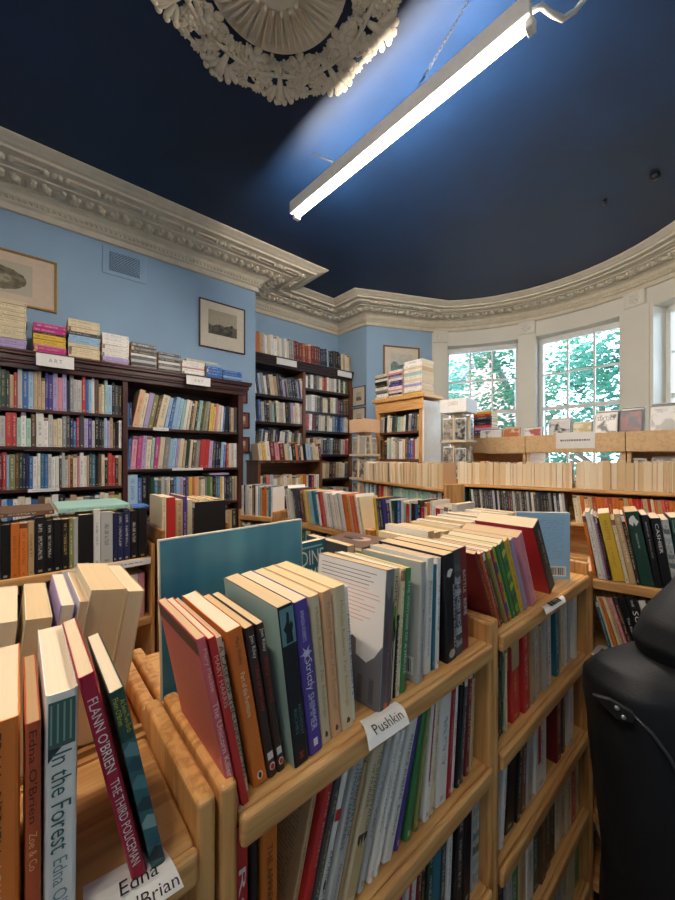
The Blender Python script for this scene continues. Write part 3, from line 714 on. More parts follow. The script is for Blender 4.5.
# small pine bookcase with a white painted side, in front of the slanted wall
FF = frame((3.0, 2.79, 0), (0, -1)); FW_ = .63
root = thing('pine_bookcase', 'small pine bookcase with a white painted side, book stacks on top', 'bookcase', FF)
b = MB(); b.box(0, 0, 0, .05, .29, Zr(.575)); b.build('side_panel', M['pineZ'], root, bevel=.003)
b = MB(); b.box(FW_ - .05, 0, 0, FW_ - .006, .29, Zr(.575)); b.build('side_panel', M['pineZ'], root, bevel=.003)
b = MB(); b.box(FW_ - .0055, 0, 0, FW_ + .012, .29, Zr(.57)); o = b.build('painted_side', M['whitepaint'], root); o['label'] = 'white painted side'
for z in (.275, -.01, -.29, -.6, -1.0):
    b = MB(); b.box(.0505, .004, Zr(z) - .022, FW_ - .0505, .28, Zr(z)); b.build('shelf', M['brown'], root)
b = MB(); b.box(.05, .281, 0, FW_ - .05, .289, Zr(.575)); b.build('back_panel', M['brown'], root)
b = MB(); b.box(.0, -.01, Zr(.49), FW_ + .008, -.0005, Zr(.6)); b.build('top_rail', M['pineX'], root, bevel=.003)
b = MB(); b.box(-.03, -.035, Zr(.60), FW_ + .035, .30, Zr(.64)); b.build('top_board', M['pineY'], root, bevel=.006)

# record browser by the window: three open boxes on legs
root = None
ys = [2.22, 1.555, .735, -.1]
for k, lb in enumerate(('pale wood record box below the first bow window', 'pale wood record box with a paper sign below the middle bow window', 'pale wood record box below the last bow window')):
    y0, y1 = ys[k], ys[k + 1]; w_ = y0 - y1 - .006
    root = thing('record_browser', lb, 'record browser', frame((3.9, y0, 0), (0, -1)), 'record browsers')
    b = MB(); b.box(0, 0, Zr(.055), w_, .018, Zr(.225)); b.build('front_board', M['ply'], root, bevel=.002)
    b = MB(); b.box(0, .46, Zr(.055), w_, .478, Zr(.225)); b.build('back_board', M['ply'], root, bevel=.002)
    for x in (0, w_ - .018):
        b = MB(); b.box(x, .0185, Zr(.055), x + .018, .4595, Zr(.225)); b.build('end_board', M['ply'], root)
    b = MB(); b.box(.0185, .0185, Zr(.06), w_ - .0185, .4595, Zr(.075)); b.build('tray', M['ply'], root)
    for x in (0.002, w_ - .03):
        b = MB(); b.box(x, .03, 0, x + .028, .45, Zr(.0545)); b.build('leg_panel', M['ply'], root)
    b = MB(); b.box(.031, .03, Zr(-.215), w_ - .031, .45, Zr(-.195)); b.build('lower_shelf', M['ply'], root)
    if k != 1:
        b = MB(); b.box(.031, .440, Zr(-.194), w_ - .031, .4495, Zr(.054)); b.build('back_panel', M['ply'], root)
p0, p1 = at(556, 437, X=3.9), at(595, 450, X=3.9)
card('white paper sign on the middle record box', frame((3.898, (p0.y + p1.y) / 2, Zr(.165)), (0, -1)), p0.y - p1.y, .15, marks=1)

# card racks
def rack(label, M4, w, d, h, tiers, signh, signmat, seed, group='card racks'):
    root = thing('card_rack', label, 'card rack', M4, group); mat = plain('rack_board_%d' % seed, 'd6c3a4', .5)
    z0 = h - signh
    if signmat:
        b = MB(); b.box(0, 0, z0, w, d, h); b.build('sign_box', signmat, root, bevel=.003)
    b = MB(); b.box(w * .3, d * .3, 0, w * .7, d * .7, z0); b.build('core', mat, root)
    b = MB(); b.box(-.0, 0, .0, w, d, .03); b.build('base', mat, root, bevel=.004)
    rnd = random.Random(seed); zz = z0 - .02; th = (z0 - .75) / tiers
    for t in range(tiers):
        z = z0 - (t + 1) * th
        b = MB(); b.box(0, 0, z, w, .012, z + .022); b.box(0, d - .012, z, w, d, z + .022); b.box(0, .012, z, .012, d - .012, z + .022); b.box(w - .012, .012, z, w, d - .012, z + .022); b.box(.012, .012, z, w - .012, d - .012, z + .008)
        b.box(w / 2 - .006, .013, z + .009, w / 2 + .006, d * .29, z + th * .9); b.box(w * .71, d / 2 - .006, z + .009, w - .013, d / 2 + .006, z + th * .9)
        b.build('tier', mat, root)
    return root, z0, th
r1 = frame((2.60, 2.795, 0), (0, -1)); 
R1 = rack('peach topped greeting card rack in front of the small pine bookcase', r1, .225, .225, Zr(.395), 4, .135, M['peachcard'], 11)
r2 = frame((3.08, 2.02, 0), (.12, -1.))
R2 = rack('white topped greeting card rack beside the white painted bookcase side', r2, .26, .26, Zr(.56), 4, .13, M['card'], 12)
text_mesh('lettering', 'CARDS', ink('a89c8c'), R2[0], T3(.13, -.0008, Zr(.515)) @ Matrix.Rotation(math.pi / 2, 4, 'X'), .1, .035)

def cards_in(rk, M4, w, d, tag_, seed, where):
    root, z0, th = rk; rnd = random.Random(seed); nm = ['top', 'second', 'third', 'lowest']
    for t in range(3):
        z = z0 - (t + 1) * th + .0095
        for face in range(2):
            for k in range(2):
                wd = w * (.40 if face == 0 else .32); x = w * (.26 if k == 0 else .72)
                L = T3(x, .030, z) if face == 0 else T3(w - .030, d * (.40 if k == 0 else .79), z) @ rotz(math.pi / 2)
                cc = rnd.choice(['2a2a2c', '3a3630', 'a99f8e', '5a4a3a', '8a8378', '30383f', '6f6554'])
                hh = th * rnd.uniform(.74, .84)
                side = 'sign side' if face == 0 else 'window side'
                root_ = thing('greeting_card', '%s greeting card, %s tier, %s of %s, %s slot' % ('dark' if cc in ('3a3a3c', '48505a', '5a564e') else 'pale', nm[t], side, where, 'first' if k == 0 else 'second'), 'card', M4 @ L @ Matrix.Rotation(-.06, 4, 'X'), 'cards in the racks')
                b = MB(); b.box(-wd / 2, -.003, 0, wd / 2, .003, hh); b.build('card', M['card'], root_)
                m = NT('card_print'); f = m.noise(m.mapping(m.obj(), (22, 1, 22), loc=(t * 3 + k, seed, face * 9)), 1., 3)
                b = MB(); b.box(-wd * .47, -.0036, hh * .06, wd * .47, -.0031, hh * .95); b.build('picture', m.bsdf(m.ramp(f, [(.42, hexc(cc)), (.6, hexc('a8a296'))]), .5), root_)
cards_in(R1, r1, .225, .225, '', 5, 'peach topped rack')
cards_in(R2, r2, .26, .26, '', 6, 'white topped rack')

# ------------------------------------------------------------------ books
BOOKS = []
ORD = ['first', 'second', 'third', 'fourth', 'fifth', 'sixth', 'seventh', 'eighth', 'ninth', 'tenth', 'eleventh', 'twelfth', 'thirteenth', 'fourteenth', 'fifteenth', 'sixteenth', 'seventeenth', 'eighteenth', 'nineteenth', 'twentieth']
def ordw(k):
    if k < 20: return ORD[k]
    tens, u = divmod(k + 1, 10); t = {2: 'twenty', 3: 'thirty', 4: 'forty', 5: 'fifty'}[tens]
    return t + '-' + ORD[u - 1] if u else t[:-1] + 'ieth'
brnd = random.Random(21)
def add_book(M4, t, h, d, col, rid, **kw):
    dk = col not in LIGHTC
    ik = kw.pop('ink', None) or brnd.choice(INK_LIGHT if dk else INK_DARK)
    bk = dict(M=M4, t=t, h=h, d=d, col=col, ink=ik, rid=rid, seed=brnd.random(), hb=brnd.random() < .2,
              page=brnd.choice(('dcc3a0', 'd4b78e', 'e2d0b2', 'd0b085', 'dec8a6')), title=None, label=None, blurb=False, spine=1, extra=None)
    bk.update(kw); BOOKS.append(bk); return bk

def corners(t, h, a):
    c = [(0, 0), (t, 0), (t, h), (0, h)]; c = [(x * math.cos(a) + z * math.sin(a), -x * math.sin(a) + z * math.cos(a)) for x, z in c]
    mz = min(z for x, z in c); return [(x, z - mz) for x, z in c], -mz
def prof(c, z, right):
    xs = []
    for i in range(4):
        (x0, z0), (x1, z1) = c[i], c[(i + 1) % 4]
        if min(z0, z1) - 1e-9 <= z <= max(z0, z1) + 1e-9:
            if abs(z1 - z0) < 1e-9: xs += [x0, x1]
            else: xs.append(x0 + (x1 - x0) * (z - z0) / (z1 - z0))
    return (max if right else min)(xs) if xs else None
def pack(items, gap=.0006):
    placed = []
    for it in items:
        a = R(it['lean']); c, dz = corners(it['t'], it['h'], a)
        s = it['s'] if 's' in it else -min(x for x, z in c)
        for pc in placed[-4:]:
            for z in [z for x, z in c + pc]:
                r_, l_ = prof(pc, z, True), prof(c, z, False)
                if r_ is not None and l_ is not None: s = max(s, r_ - l_ + gap)
        placed.append([(x + s, z) for x, z in c]); it['S'] = s; it['dz'] = dz
    return max(x for c in placed for x, z in c) if placed else 0
def parse(spec, wr, hr, lean):
    out = []
    for tok in spec.split():
        p = tok.split(':'); nm, _, k = p[0].partition('*')
        for _ in range(int(k or 1)):
            w = float(p[1]) / 1000 if len(p) > 1 and p[1] else brnd.uniform(*wr) / 1000
            h = float(p[2]) / 1000 if len(p) > 2 and p[2] else brnd.uniform(*hr) / 1000
            ln = float(p[3]) if len(p) > 3 and p[3] else lean
            out.append(dict(col=nm, t=w, h=h, lean=ln))
    return out
ROWS = {}
def row(rid, loc, group, F, L, spec, hr=(178, 200), wr=(14, 26), d=.13, lean=0, fill=True, yoff=.006, jit=.008, zgap=0, **kw):
    items = parse(spec, wr, hr, lean) if isinstance(spec, str) else spec
    ROWS[rid] = (loc, group)
    if fill and L:
        for _ in range(6):
            tot = pack(items); sc = (L - .002) / tot
            base = sum(i['t'] for i in items); need = base + (L - .002 - tot)
            for i in items: i['t'] *= max(.3, need / base)
    pack(items)
    for it in items:
        y = yoff + (brnd.uniform(0, jit) if 'y' not in it else it['y'])
        Mt = F @ T3(it['S'], y, it['dz'] + zgap + .0002) @ (rotz(R(it['rz'])) if it.get('rz') else Matrix.Identity(4)) @ Matrix.Rotation(R(it['lean']), 4, 'Y')
        ex = {k: v for k, v in it.items() if k in ('ink', 'hb', 'page', 'title', 'label', 'blurb', 'spine', 'extra', 'seed')}
        add_book(Mt, it['t'], it['h'], it.get('d', d * brnd.uniform(.94, 1.04)), it['col'], rid, **{**kw, **ex})
    return items
LIE = Matrix(((0, 0, -1, 0), (0, 1, 0, 0), (1, 0, 0, 0), (0, 0, 0, 1)))
def pile(rid, loc, group, F, items, **kw):
    """items bottom to top: (colour, thickness, length, depth)"""
    ROWS[rid] = (loc, group); z = .0003
    for col, t, w, d in items:
        add_book(F @ T3(w / 2 + brnd.uniform(-.004, .004), brnd.uniform(0, .008), z) @ rotz(brnd.uniform(-.015, .015)) @ LIE, t, w, d, col, rid, pile=True, **kw)
        z += t + .0005
def I(col, s, t, h, lean, **kw): return dict(col=col, s=s / 1000, t=t / 1000, h=h / 1000, lean=lean, **kw)

# --- pine bookcase, near end (novels by one Irish author, crimson book leaning)
FA = frame((0, .346, PZ[0]), (1, 0))
def ttl(*a): return list(a)      # each: (text, ink, top fraction, bottom fraction, width fraction[, x shift][, bold])
row('near', 'on the pine shelf beside the crimson book', 'novels at the near end of the pine bookcase', FA, 0, [
    I('orange', -56, 26, 172, 0, label='orange book at the photo edge lower down', page='e0c396'),
    I('orange', -27, 28, 176, 0, d=.135, label='thick orange paperback with dark and white lettering, beside a thin orange-red one', title=ttl(('EDNA O\'BRIEN', '5a3018', .04, .50, .34), ('A FANATIC HEART', 'e8d8bc', .54, .97, .30))),
    I('rust', 3.5, 9, 168, 0, label='thin orange-red paperback between the orange book and the white forest book', title=ttl(('Edna O\'Brien', '4a1812', .03, .42, .5), ('Zoe & Co', 'e8b070', .46, .62, .5)), ),
    I('white', 13.5, 19.5, 182, .5, d=.14, label='white paperback with tree picture and green title In the Forest', title=ttl(('In the Forest', '2f5f5c', .24, .64, .62), ('Edna O\'Brien', '6f8f94', .67, .97, .46)), extra='forest'),
    I('crimson', 65, 11.5, 192, -11.5, d=.13, label='crimson paperback leaning over the name card, white capital lettering', title=ttl(('FLANN O\'BRIEN', 'ead9d2', .10, .44, .62), ('THE THIRD POLICEMAN', 'ead9d2', .48, .90, .55))),
    I('dkgreen', 87, 11, 172, -11, d=.125, label='dark sea-green paperback leaning beside the pine end panels', ink='c8b060', title=ttl(('Flann O\'Brien', 'b8b040', .03, .17, .36, -.2), ('At Swim-Two-Birds', 'b8b040', .05, .22, .34, .2)), extra='sea'),
], fill=False, d=.125, yoff=-.008, jit=.003, hb=False)
# --- shelf with the slanted name card
row('card', 'on the shelf with the slanted name card', 'books on the shelf with the slanted name card', FA, 0, [
    I('pinkcov', 163, 9, 188, -11, y=-.006, d=.13, label='salmon pink paperback with its back cover showing, leaning at the pine end panels', blurb=True, ink='c04c50', title=ttl(('Mary Mackie', 'e8b8b0', .06, .30, .55), ('The Unicorn Killer', 'ecd0c8', .36, .80, .6)), extra='pink'),
    I('red', 173, 7.5, 186, -11, y=-.008, label='thin bright red paperback beside the salmon pink one', title=ttl(('MARY HARRIS', 'e0b0a0', .1, .4, .6))),
    I('cream', 181, 5.5, 178, -10, y=.004, label='thin cream paperback with dark title between red and orange books', title=ttl(('A CASE OF THE UNEXPECTED', '4a4030', .05, .9, .7))),
    I('black', 187, 3.5, 170, -10, y=.012),  # stand-in for the dark gap here, its shade given as a black book
    I('orange', 190, 17.5, 181, -10, y=.002, label='orange paperback with small dark and cream title near the pine end', title=ttl(('Mary Wesley', '4a2818', .05, .22, .3), ('Part of the Furniture', 'ecd8b4', .27, .55, .3)), extra='penguin'),
    I('dkbrown', 209, 11, 178, -9.5, y=.002, label='dark brown paperback with red title, beside the orange one', title=ttl(('Jon Riley', 'e8e0d8', .05, .2, .5), ('Tales of the Lady', 'b03028', .24, .55, .5)), extra='pelican'),
    I('dkbrown', 220.5, 10, 178, -9, y=.002, label='dark brown paperback with red title, against the aqua covered book', title=ttl(('Jon Riley', 'e8e0d8', .03, .18, .5), ('Singing the Dark', 'b03028', .22, .52, .5)), extra='pelican'),
    I('black', 239, 21, 192, -7, y=-.006, d=.14, label='black spined paperback with pale aqua cover and a horseman on the spine', title=ttl(('ANTHONY', '5f7f80', .62, .82, .22, .18), ('RICHES', '5f7f80', .64, .80, .2, -.12)), extra='horse'),
    I('purple', 262, 20, 191, -7, y=-.004, d=.14, label='purple paperback with silver lettering and a sparkling emblem', title=ttl(('AMANDA ROBERTS', 'c8c0d8', .06, .26, .26, -.05), ('Strictly', 'e6e2ea', .38, .58, .62), ('SHIMMER', 'd8d4e0', .60, .84, .42)), extra='shimmer'),
    I('cream', 284, 15, 190, -6, y=.0, d=.14, page='dfc293', label='cream book with pale gold title, the one touching the purple book', title=ttl(('Michele Roberts  Fair Exchange', 'b08a5c', .08, .82, .42)), extra='mark'),
    I('peach', 300.5, 16, 191, -5.5, y=.0, d=.14, page='dfc293', label='peach cream book with pale gold title, middle of three alike', ink='a87c4c', title=ttl(('Michele Roberts  Fair Exchange', 'b08a5c', .08, .82, .42)), extra='mark'),
    I('cream', 318, 21, 192, -5, y=.0, d=.14, page='dfc293', label='widest cream book with pale gold title, beside the thin white one', title=ttl(('Michele Roberts  Fair Exchange', 'b89468', .1, .84, .34)), extra='mark'),
    I('white', 341, 6, 186, -4.5, y=.006, label='thin white paperback between the cream books and the grey castle book', title=ttl(('MICHELE ROBERTS', '5a5878', .2, .8, .6))),
    I('grey', 378, 22, 196, 5, y=-.010, rz=6, d=.14, label='grey paperback with a ruined castle on its white back cover', title=ttl(('Marilynne Robinson Gilead', 'c05850', .38, .93, .3)), extra='castle'),
    I('cream', 402, 16, 192, 5, y=.0, label='cream paperback with a tree on the spine, title HOME', title=ttl(('HOME', '6a5a40', .06, .26, .4)), extra='tree'),
    I('black', 410, 5, 120, 5, y=.0, label='short black paperback with white capitals squeezed beside the HOME book', title=ttl(('PASTERNAK', 'e8e4dc', .06, .9, .6))),
    I('cream', 421, 9, 188, 5, y=.0, label='cream covered book with leaves, joined to a green spine'),
    I('green', 431, 13, 187, 5, y=.0, label='green spined paperback with white lettering after the HOME book', title=ttl(('THE WRITINGS OF A HOUSE', 'd8e4d0', .1, .85, .4))),
    I('ltgrey', 474, 15, 190, 3, y=-.004, rz=5, label='off-white book with a barcode on its back cover', ink='5a5048', title=ttl(('Portrait of the Writer', '5a5048', .4, .95, .3)), extra='barcode'),
    I('white', 499, 20, 190, 3, label='white paperback beside the off-white barcode book', title=ttl(('Kathleen Rowntree', '9a9088', .2, .85, .26))),
    I('teal', 520, 8, 176, 2, y=.004, label='thin teal paperback between two white ones'),
    I('white', 530, 11, 186, 2, label='white paperback between the thin teal one and the thick black book'),
    I('black', 556, 31, 190, -3, d=.15, y=-.002, label='thick black paperback with white lettering near the middle post', title=ttl(('BERNARD RUSSELL', 'd8d4cc', .3, .9, .16, .3)), extra='penguin2'),
    I('dkgrey', 589, 25, 192, -3, d=.14, label='grey and black patterned paperback between black and maroon books', extra='grime', ink='c8d0d0', title=ttl(('ANTHONY RICHES', 'd0d8d8', .3, .8, .4))),
    I('darkred', 616, 25, 192, -3, d=.14, label='maroon paperback with white capitals, last before the middle post', title=ttl(('BATTLE', 'e4dcd4', .22, .44, .34), ('ROME', 'e4dcd4', .50, .66, .42))),
], fill=False, d=.13, yoff=.008, jit=.004, hb=False)
# --- the same shelf in the next unit, ending in the light blue book
row('bright', 'on the shelf ending in the light blue book', 'books on the shelf ending in the light blue book', FA, 0, [
    I('darkred', 746, 12, 190, -26, label='dark red book with gold lettering just past the middle post', title=ttl(('CONSTANCE RYAN', 'd0a850', .1, .85, .4))),
    I('rust', 759, 10, 188, -26), I('darkred', 770, 11, 186, -26), I('olive', 790, 11, 188, -26), I('crimson', 803, 11, 188, -26, label='crimson and purple spined book next to the green ones', extra='stripe'),
    I('lime', 816, 11, 192, -26), I('green', 829, 13, 192, -26), I('green', 845, 22, 194, -26, extra='stripe2', label='wider green book with patterned spine before the yellow one'), I('yellow', 871, 21, 196, -25.5, label='yellow book between green and lilac spines'),
    I('lilac', 896, 16, 194, -25), I('pink', 928, 30, 196, -25, d=.14, label='pink and cream book with its pale cover showing', ink='b04860'),
    I('black', 1050, 40, 218, -31, d=.15, label='tall black spined book with a red cover, leaning over the pink one', title=ttl(('HENRY AND JUNE', 'c8c0b0', .1, .6, .3)), extra='redboard'),
    I('ltblue', 1218, 18, 196, 0, d=.15, rz=42, y=.005, label='light blue book turned so its back cover faces the room', blurb=True, ink='5f86b0', extra='barcode'),
], fill=False, d=.13, yoff=.008, jit=.004, hb=False)
# --- second shelf
F2 = frame((0, .346, PZ[1]), (1, 0))
row('sec', 'on the shelf below the slanted name card', 'books on the shelf below the slanted name card', F2, 0, [
    I('red', 170, 16, 208, 0, label='red book with big white capitals at the pine end panel', title=ttl(('ROSE', 'ecdcd0', .22, .80, .5))),
    I('black', 187, 9, 200, 0), I('orange', 200, 22, 188, 0, label='orange paperback standing upright beside the leaning row', title=ttl(('THE APPRENTICE', '4a2c14', .12, .62, .3))),  # the black book is added as the shade of the gap after the red one
    I('tan', 232, 8, 182, 15, blurb=True, ink='5a4028', y=.012), I('red', 240, 13, 190, 16, d=.14, label='red paperback leaning right, at the end of the leaning row', title=ttl(('JANE ROGERS', 'd8a090', .06, .5, .34))),
    I('dkgrey', 254, 11, 186, 16.5), I('white', 266, 11, 196, 17, label='white paperback with a red tab on its spine', extra='redtab', title=ttl(('ARUNDHATI', '3a3838', .5, .8, .4))),
    I('ltgrey', 284, 19, 198, 17.5, label='pale grey paperback with two lines of dark capitals', title=ttl(('THE MINISTRY OF', '3f4450', .08, .5, .3, .2), ('UTMOST HAPPINESS', '3f4450', .06, .56, .3, -.2), ('ARUNDHATI ROY', '8a3a44', .64, .92, .22))),
    I('tan', 305, 7, 180, 18), I('cream', 318, 22, 196, 18.5, label='cream book with dark capitals and a torn paper picture', title=ttl(('THE INTERPRETATION', '6a5638', .06, .58, .26, .18), ('OF MURDER', '6a5638', .14, .42, .26, -.18)), extra='torn'),
    I('ltgrey', 346, 12, 190, 19), I('white', 366, 10, 190, 19), I('white', 378, 9, 188, 19.5), I('white', 398, 20, 192, 20, label='white book with grey lettering in the middle of the leaning row', title=ttl(('BERNICE RUBENS', '6a6a66', .12, .58, .34), ('Brothers', '5a5a58', .62, .82, .34))),
    I('purple', 422, 11, 190, 18, ink='c8c0e0'), I('green', 438, 14, 186, 15), I('olive', 453, 10, 186, 12), I('white', 474, 15, 190, 8, extra='redline', label='white paperback with a red line down its spine'), I('cream', 492, 12, 186, 7.5),
    I('white', 520, 30, 192, 6, d=.14, label='thick white book with its pale cover towards the viewer'), I('crimson', 560, 13, 190, 6), I('white', 577, 11, 182, 6), I('black', 592, 12, 178, 6), I('dkgrey', 606, 10, 190, 6), I('darkred', 626, 14, 196, 5), I('tan', 644, 12, 190, 4),
], fill=False, d=.13, yoff=.008, jit=.004, hb=False)
row('sec2', 'on the second shelf beyond the middle post', 'books on the second shelf beyond the middle post', F2, 0, [
    I('black', 758, 10, 196, 0), I('black', 770, 12, 190, 0), I('dkgreen', 783, 12, 205, 0), I('cream', 797, 8, 190, -1), I('red', 832, 42, 190, -2, extra='tanboard', label='thick red book with a tan band, past the middle post'), I('red', 886, 34, 200, -3, label='second thick red book past the middle post'),
    I('tan', 935, 22, 196, -3), I('ltgrey', 960, 26, 196, -3), I('tan', 990, 18, 190, -2), I('ltgrey', 1012, 24, 196, -2), I('white', 1038, 28, 198, -2), I('teal', 1100, 26, 200, -3), I('cream', 1150, 20, 198, -2), I('white', 1176, 20, 198, -1), I('ltgrey', 1200, 20, 196, 0), I('white', 1240, 22, 200, 0)],
    fill=False, d=.13, yoff=.008)
F3 = frame((0, .346, PZ[2]), (1, 0))
row('thi', 'two shelves below the slanted name card', 'books two shelves below the slanted name card', F3, 0, [
    I('crimson', 392, 32, 200, 7, title=ttl(('YOU', 'ecdcd8', .06, .4, .55)), label='crimson book with large white capitals, lower in the pine bookcase'), I('white', 434, 26, 200, 7, extra='redline'), I('darkred', 462, 12, 196, 6), I('black', 478, 14, 190, 5), I('dkgreen', 496, 16, 198, 4), I('teal', 516, 26, 192, 4), I('dkgrey', 546, 16, 196, 4), I('white', 566, 16, 204, 4), I('black', 588, 24, 200, 4), I('black', 616, 26, 206, 3), I('ltgrey', 650, 30, 208, 2, extra='grime', label='light grey book against the middle post, lower down')],
    fill=False, d=.13, yoff=.008)
row('thi2', 'on the third shelf beyond the middle post', 'books on the third shelf beyond the middle post', F3, 0, [
    I('white', 766, 16, 200, 7), I('black', 800, 44, 204, 7, label='thick black book leaning on the third shelf past the middle post'), I('black', 850, 20, 190, 6), I('brown', 880, 24, 190, 4), I('ltgrey', 915, 30, 196, 2), I('white', 960, 70, 206, 0, extra='redline', label='wide white book with red at its foot, third shelf past the middle post'), I('darkred', 1100, 36, 200, 0), I('dkgrey', 1150, 20, 200, 0), I('white', 1190, 40, 204, 0, extra='barcode', label='white book with a barcode, third shelf past the middle post')],
    fill=False, d=.13, yoff=.008)
row('fou2', 'on the fourth shelf beyond the middle post', 'books on the fourth shelf beyond the middle post', frame((.758, .346, PZ[3]), (1, 0)), .535, 'black ltgrey green tan white dkgreen brown dkgrey black white cream cream red cream', d=.13)
row('fif2', 'on the lowest shelf beyond the middle post', 'books on the lowest shelf beyond the middle post', frame((.758, .346, PZ[4]), (1, 0)), .535, 'dkgrey cream brown cream green dkgreen olive ltgrey cream cream green', d=.13, hr=(165, 190))
# --- back to back unit: page edges towards the viewer
def rear(x_right, L, rid, loc, spec, **kw): row(rid, loc, 'books with page edges out behind the pine shelves', frame((x_right, .705, PZ[0]), (-1, 0)), L, spec, **kw)
rear(.128, .20, 'rn', 'with page edges out, behind the crimson book', 'tan:20:182:-10 cream:40:188:-10 white:10:184:-10 lilac:14:182:-9 cream:24:174:-7 cream:28:174:-5 tan:24:182:-3 cream:24:180:0', d=.155, fill=False, yoff=.004)
rear(.70, .192, 'r1', 'with page edges out, behind the castle book', 'white cream tan:14:150 pink:12:148 cream white:14:150 cream white dkgrey:18:176', d=.145, hr=(142, 152))
rear(1.30, .55, 'r2', 'with page edges out, behind the green books', 'cream tan white cream white cream tan cream white tan cream cream white cream tan cream cream white cream', d=.15, hr=(152, 172))
# the book facing out behind the row, and the brown one lying on top
ROWS['nad'] = ('', 'books behind the shelf with the slanted name card')
bN = add_book(T3(.386, .60, PZ[0] + .0002) @ rotz(R(90 - 84)) @ Matrix.Rotation(R(-4), 4, 'X') @ rotz(math.pi / 2) @ T3(0, -.128, 0), .02, .180, .128, 'teal', 'nad', hb=False, label='dark teal book facing out with big white capitals, behind the castle book', extra='nadine', ink='e8e4dc', spine=0)

ROWS['hat'] = ('', 'books behind the shelf with the slanted name card')
add_book(T3(.672, .575, PZ[0] + .1535) @ rotz(R(8)) @ LIE, .010, .115, .13, 'brown', 'hat', pile=True, hb=False, label='brown picture book lying on the low books behind the castle book', extra='hat')
# --- cross run of cases
def bfr(y, z): return frame((1.232, y, Zr(z)), (0, -1))
row('b2', 'on the shelf of leaning orange and white books', 'leaning books on the cross shelf behind the teal board', bfr(1.925, -.37), .70,
    'white:30:200 white:14:190 ltgrey:14:190 dkgrey:18:190 dkgrey:14:188 navy:14:190 darkred:14:186 brown:12:184 yellow:13:186 cream:12:184 yellow:12:186 aqua:14:186 ltblue:14:186 teal:16:188 teal:12 white:14:190 red:14:188 salmon:16:190 white:16:188 white:14:186 ltgrey:10:184 white:14:186 cream:12 white:14:184 ltgrey:12 white:14 orange:16:188 orange:14:188 tan:10:180 salmon:14:186 orange:16:186 white:10 cream:12:182', lean=-13, d=.13)
row('b3', 'on the cross shelf with the navy books', 'books on the cross shelf beyond its post', bfr(1.178, -.37), .44,
    'yellow:14:186:-8 dkgrey:14:184:-8 navy:18:184:-8 purple:16:184:-8 navy:16:186:-7 white:10:186:-7 dkgreen:14:182:-6 blue:16:186:-1 white:12 aqua:10 red:16:176 ltgrey:8 black:16:180 blue:9 black:12 crimson:16:168 cream:12 orange:12 white:12 white:10 crimson:16:172 crimson:14:172 white:16 navy:12:170 white:20', d=.13)
row('b1', 'in the narrow slanted pine case by the alcove', 'books in the narrow slanted pine case', BW @ T3(.02, 0, Zr(-.37)), .25,
    'white dkgrey ltgrey white white tan brown white ltblue tan orange orange cream teal white', d=.13, hr=(182, 200))
row('b1l', 'lower shelf of the narrow slanted pine case', 'books in the narrow slanted pine case', BW @ T3(.02, 0, Zr(-.61)), .25, 'grey brown white cream purple dkgrey cream white tan crimson white', d=.13, hr=(170, 195))
row('b2l', 'on the lower cross shelf behind the teal board', 'books on the lower cross shelf', bfr(1.925, -.61), .335, 'cream tan brown white dkgrey cream green ltblue yellow blue dkgrey', d=.13)
row('b2m', 'on the lower cross shelf above the facing-out book', 'books on the lower cross shelf', bfr(1.55, -.61), .33, 'yellow blue ltblue black blue ltblue white aqua crimson:12:190:-22 tan:20:195:-26 white white:14:190:0 white', d=.13)
row('b3l', 'on the lower cross shelf with white books', 'books on the lower cross shelf', bfr(1.178, -.61), .44, 'white white black white cream dkgrey white white cream tan white blue cream white', d=.13)
# right part of the cross run, behind the jacket
FBS = BS @ T3(.019, 0, Zr(-.372))
row('bs', 'on the shelf above the black jacket', 'books on the shelf above the black jacket', FBS, 0, [
    I('orange', 1, 8, 192, -9), I('white', 10, 12, 206, -10, label='tall white book leaning beside the thick yellow one'), I('white', 22, 6, 200, -10), I('lilac', 27, 4, 196, -10), I('darkred', 31, 4, 192, -10), I('black', 35, 3.5, 190, -10),
    I('yellow', 39, 29, 204, -11, d=.14, label='thick yellow book with faint lettering on the shelf above the jacket', title=ttl(('VILLETTE', 'a87c20', .1, .4, .3), ('A. SHELLEY', 'a87c20', .5, .8, .2))), I('cream', 70, 9, 190, -11), I('tan', 81, 15, 206, -11, label='tan book with pale capitals beside a thick dark green book', title=ttl(('BLOOD SISTER', 'e8d8c0', .06, .7, .34))), I('dkbrown', 97, 8, 206, -11),
    I('dkgreen', 106, 31, 214, -10, d=.15, label='very thick dark green book with a white emblem on its spine', title=ttl(('PRINCE OF FIRE', 'd0d0c8', .3, .5, .14)), extra='emblem'), I('black', 139, 16, 208, -9, d=.14, label='black book after the thick dark green one', title=ttl(('BONE HOUSE', 'c8c8c0', .1, .6, .2))), I('black', 157, 22, 200, -8, d=.14, label='black book with bold white capitals above the jacket', title=ttl(('CASHIER', 'ece8e0', .08, .5, .34))), I('ltgrey', 181, 16, 198, -8, extra='grime', label='light grey book after the one with bold white capitals'), I('dkgreen', 199, 24, 206, -7, label='green and white book at the photo edge above the jacket', extra='forest'), I('black', 226, 24, 200, -6), I('navy', 252, 26, 200, -5)],
    fill=False, d=.13, yoff=.004, jit=.003, hb=False)
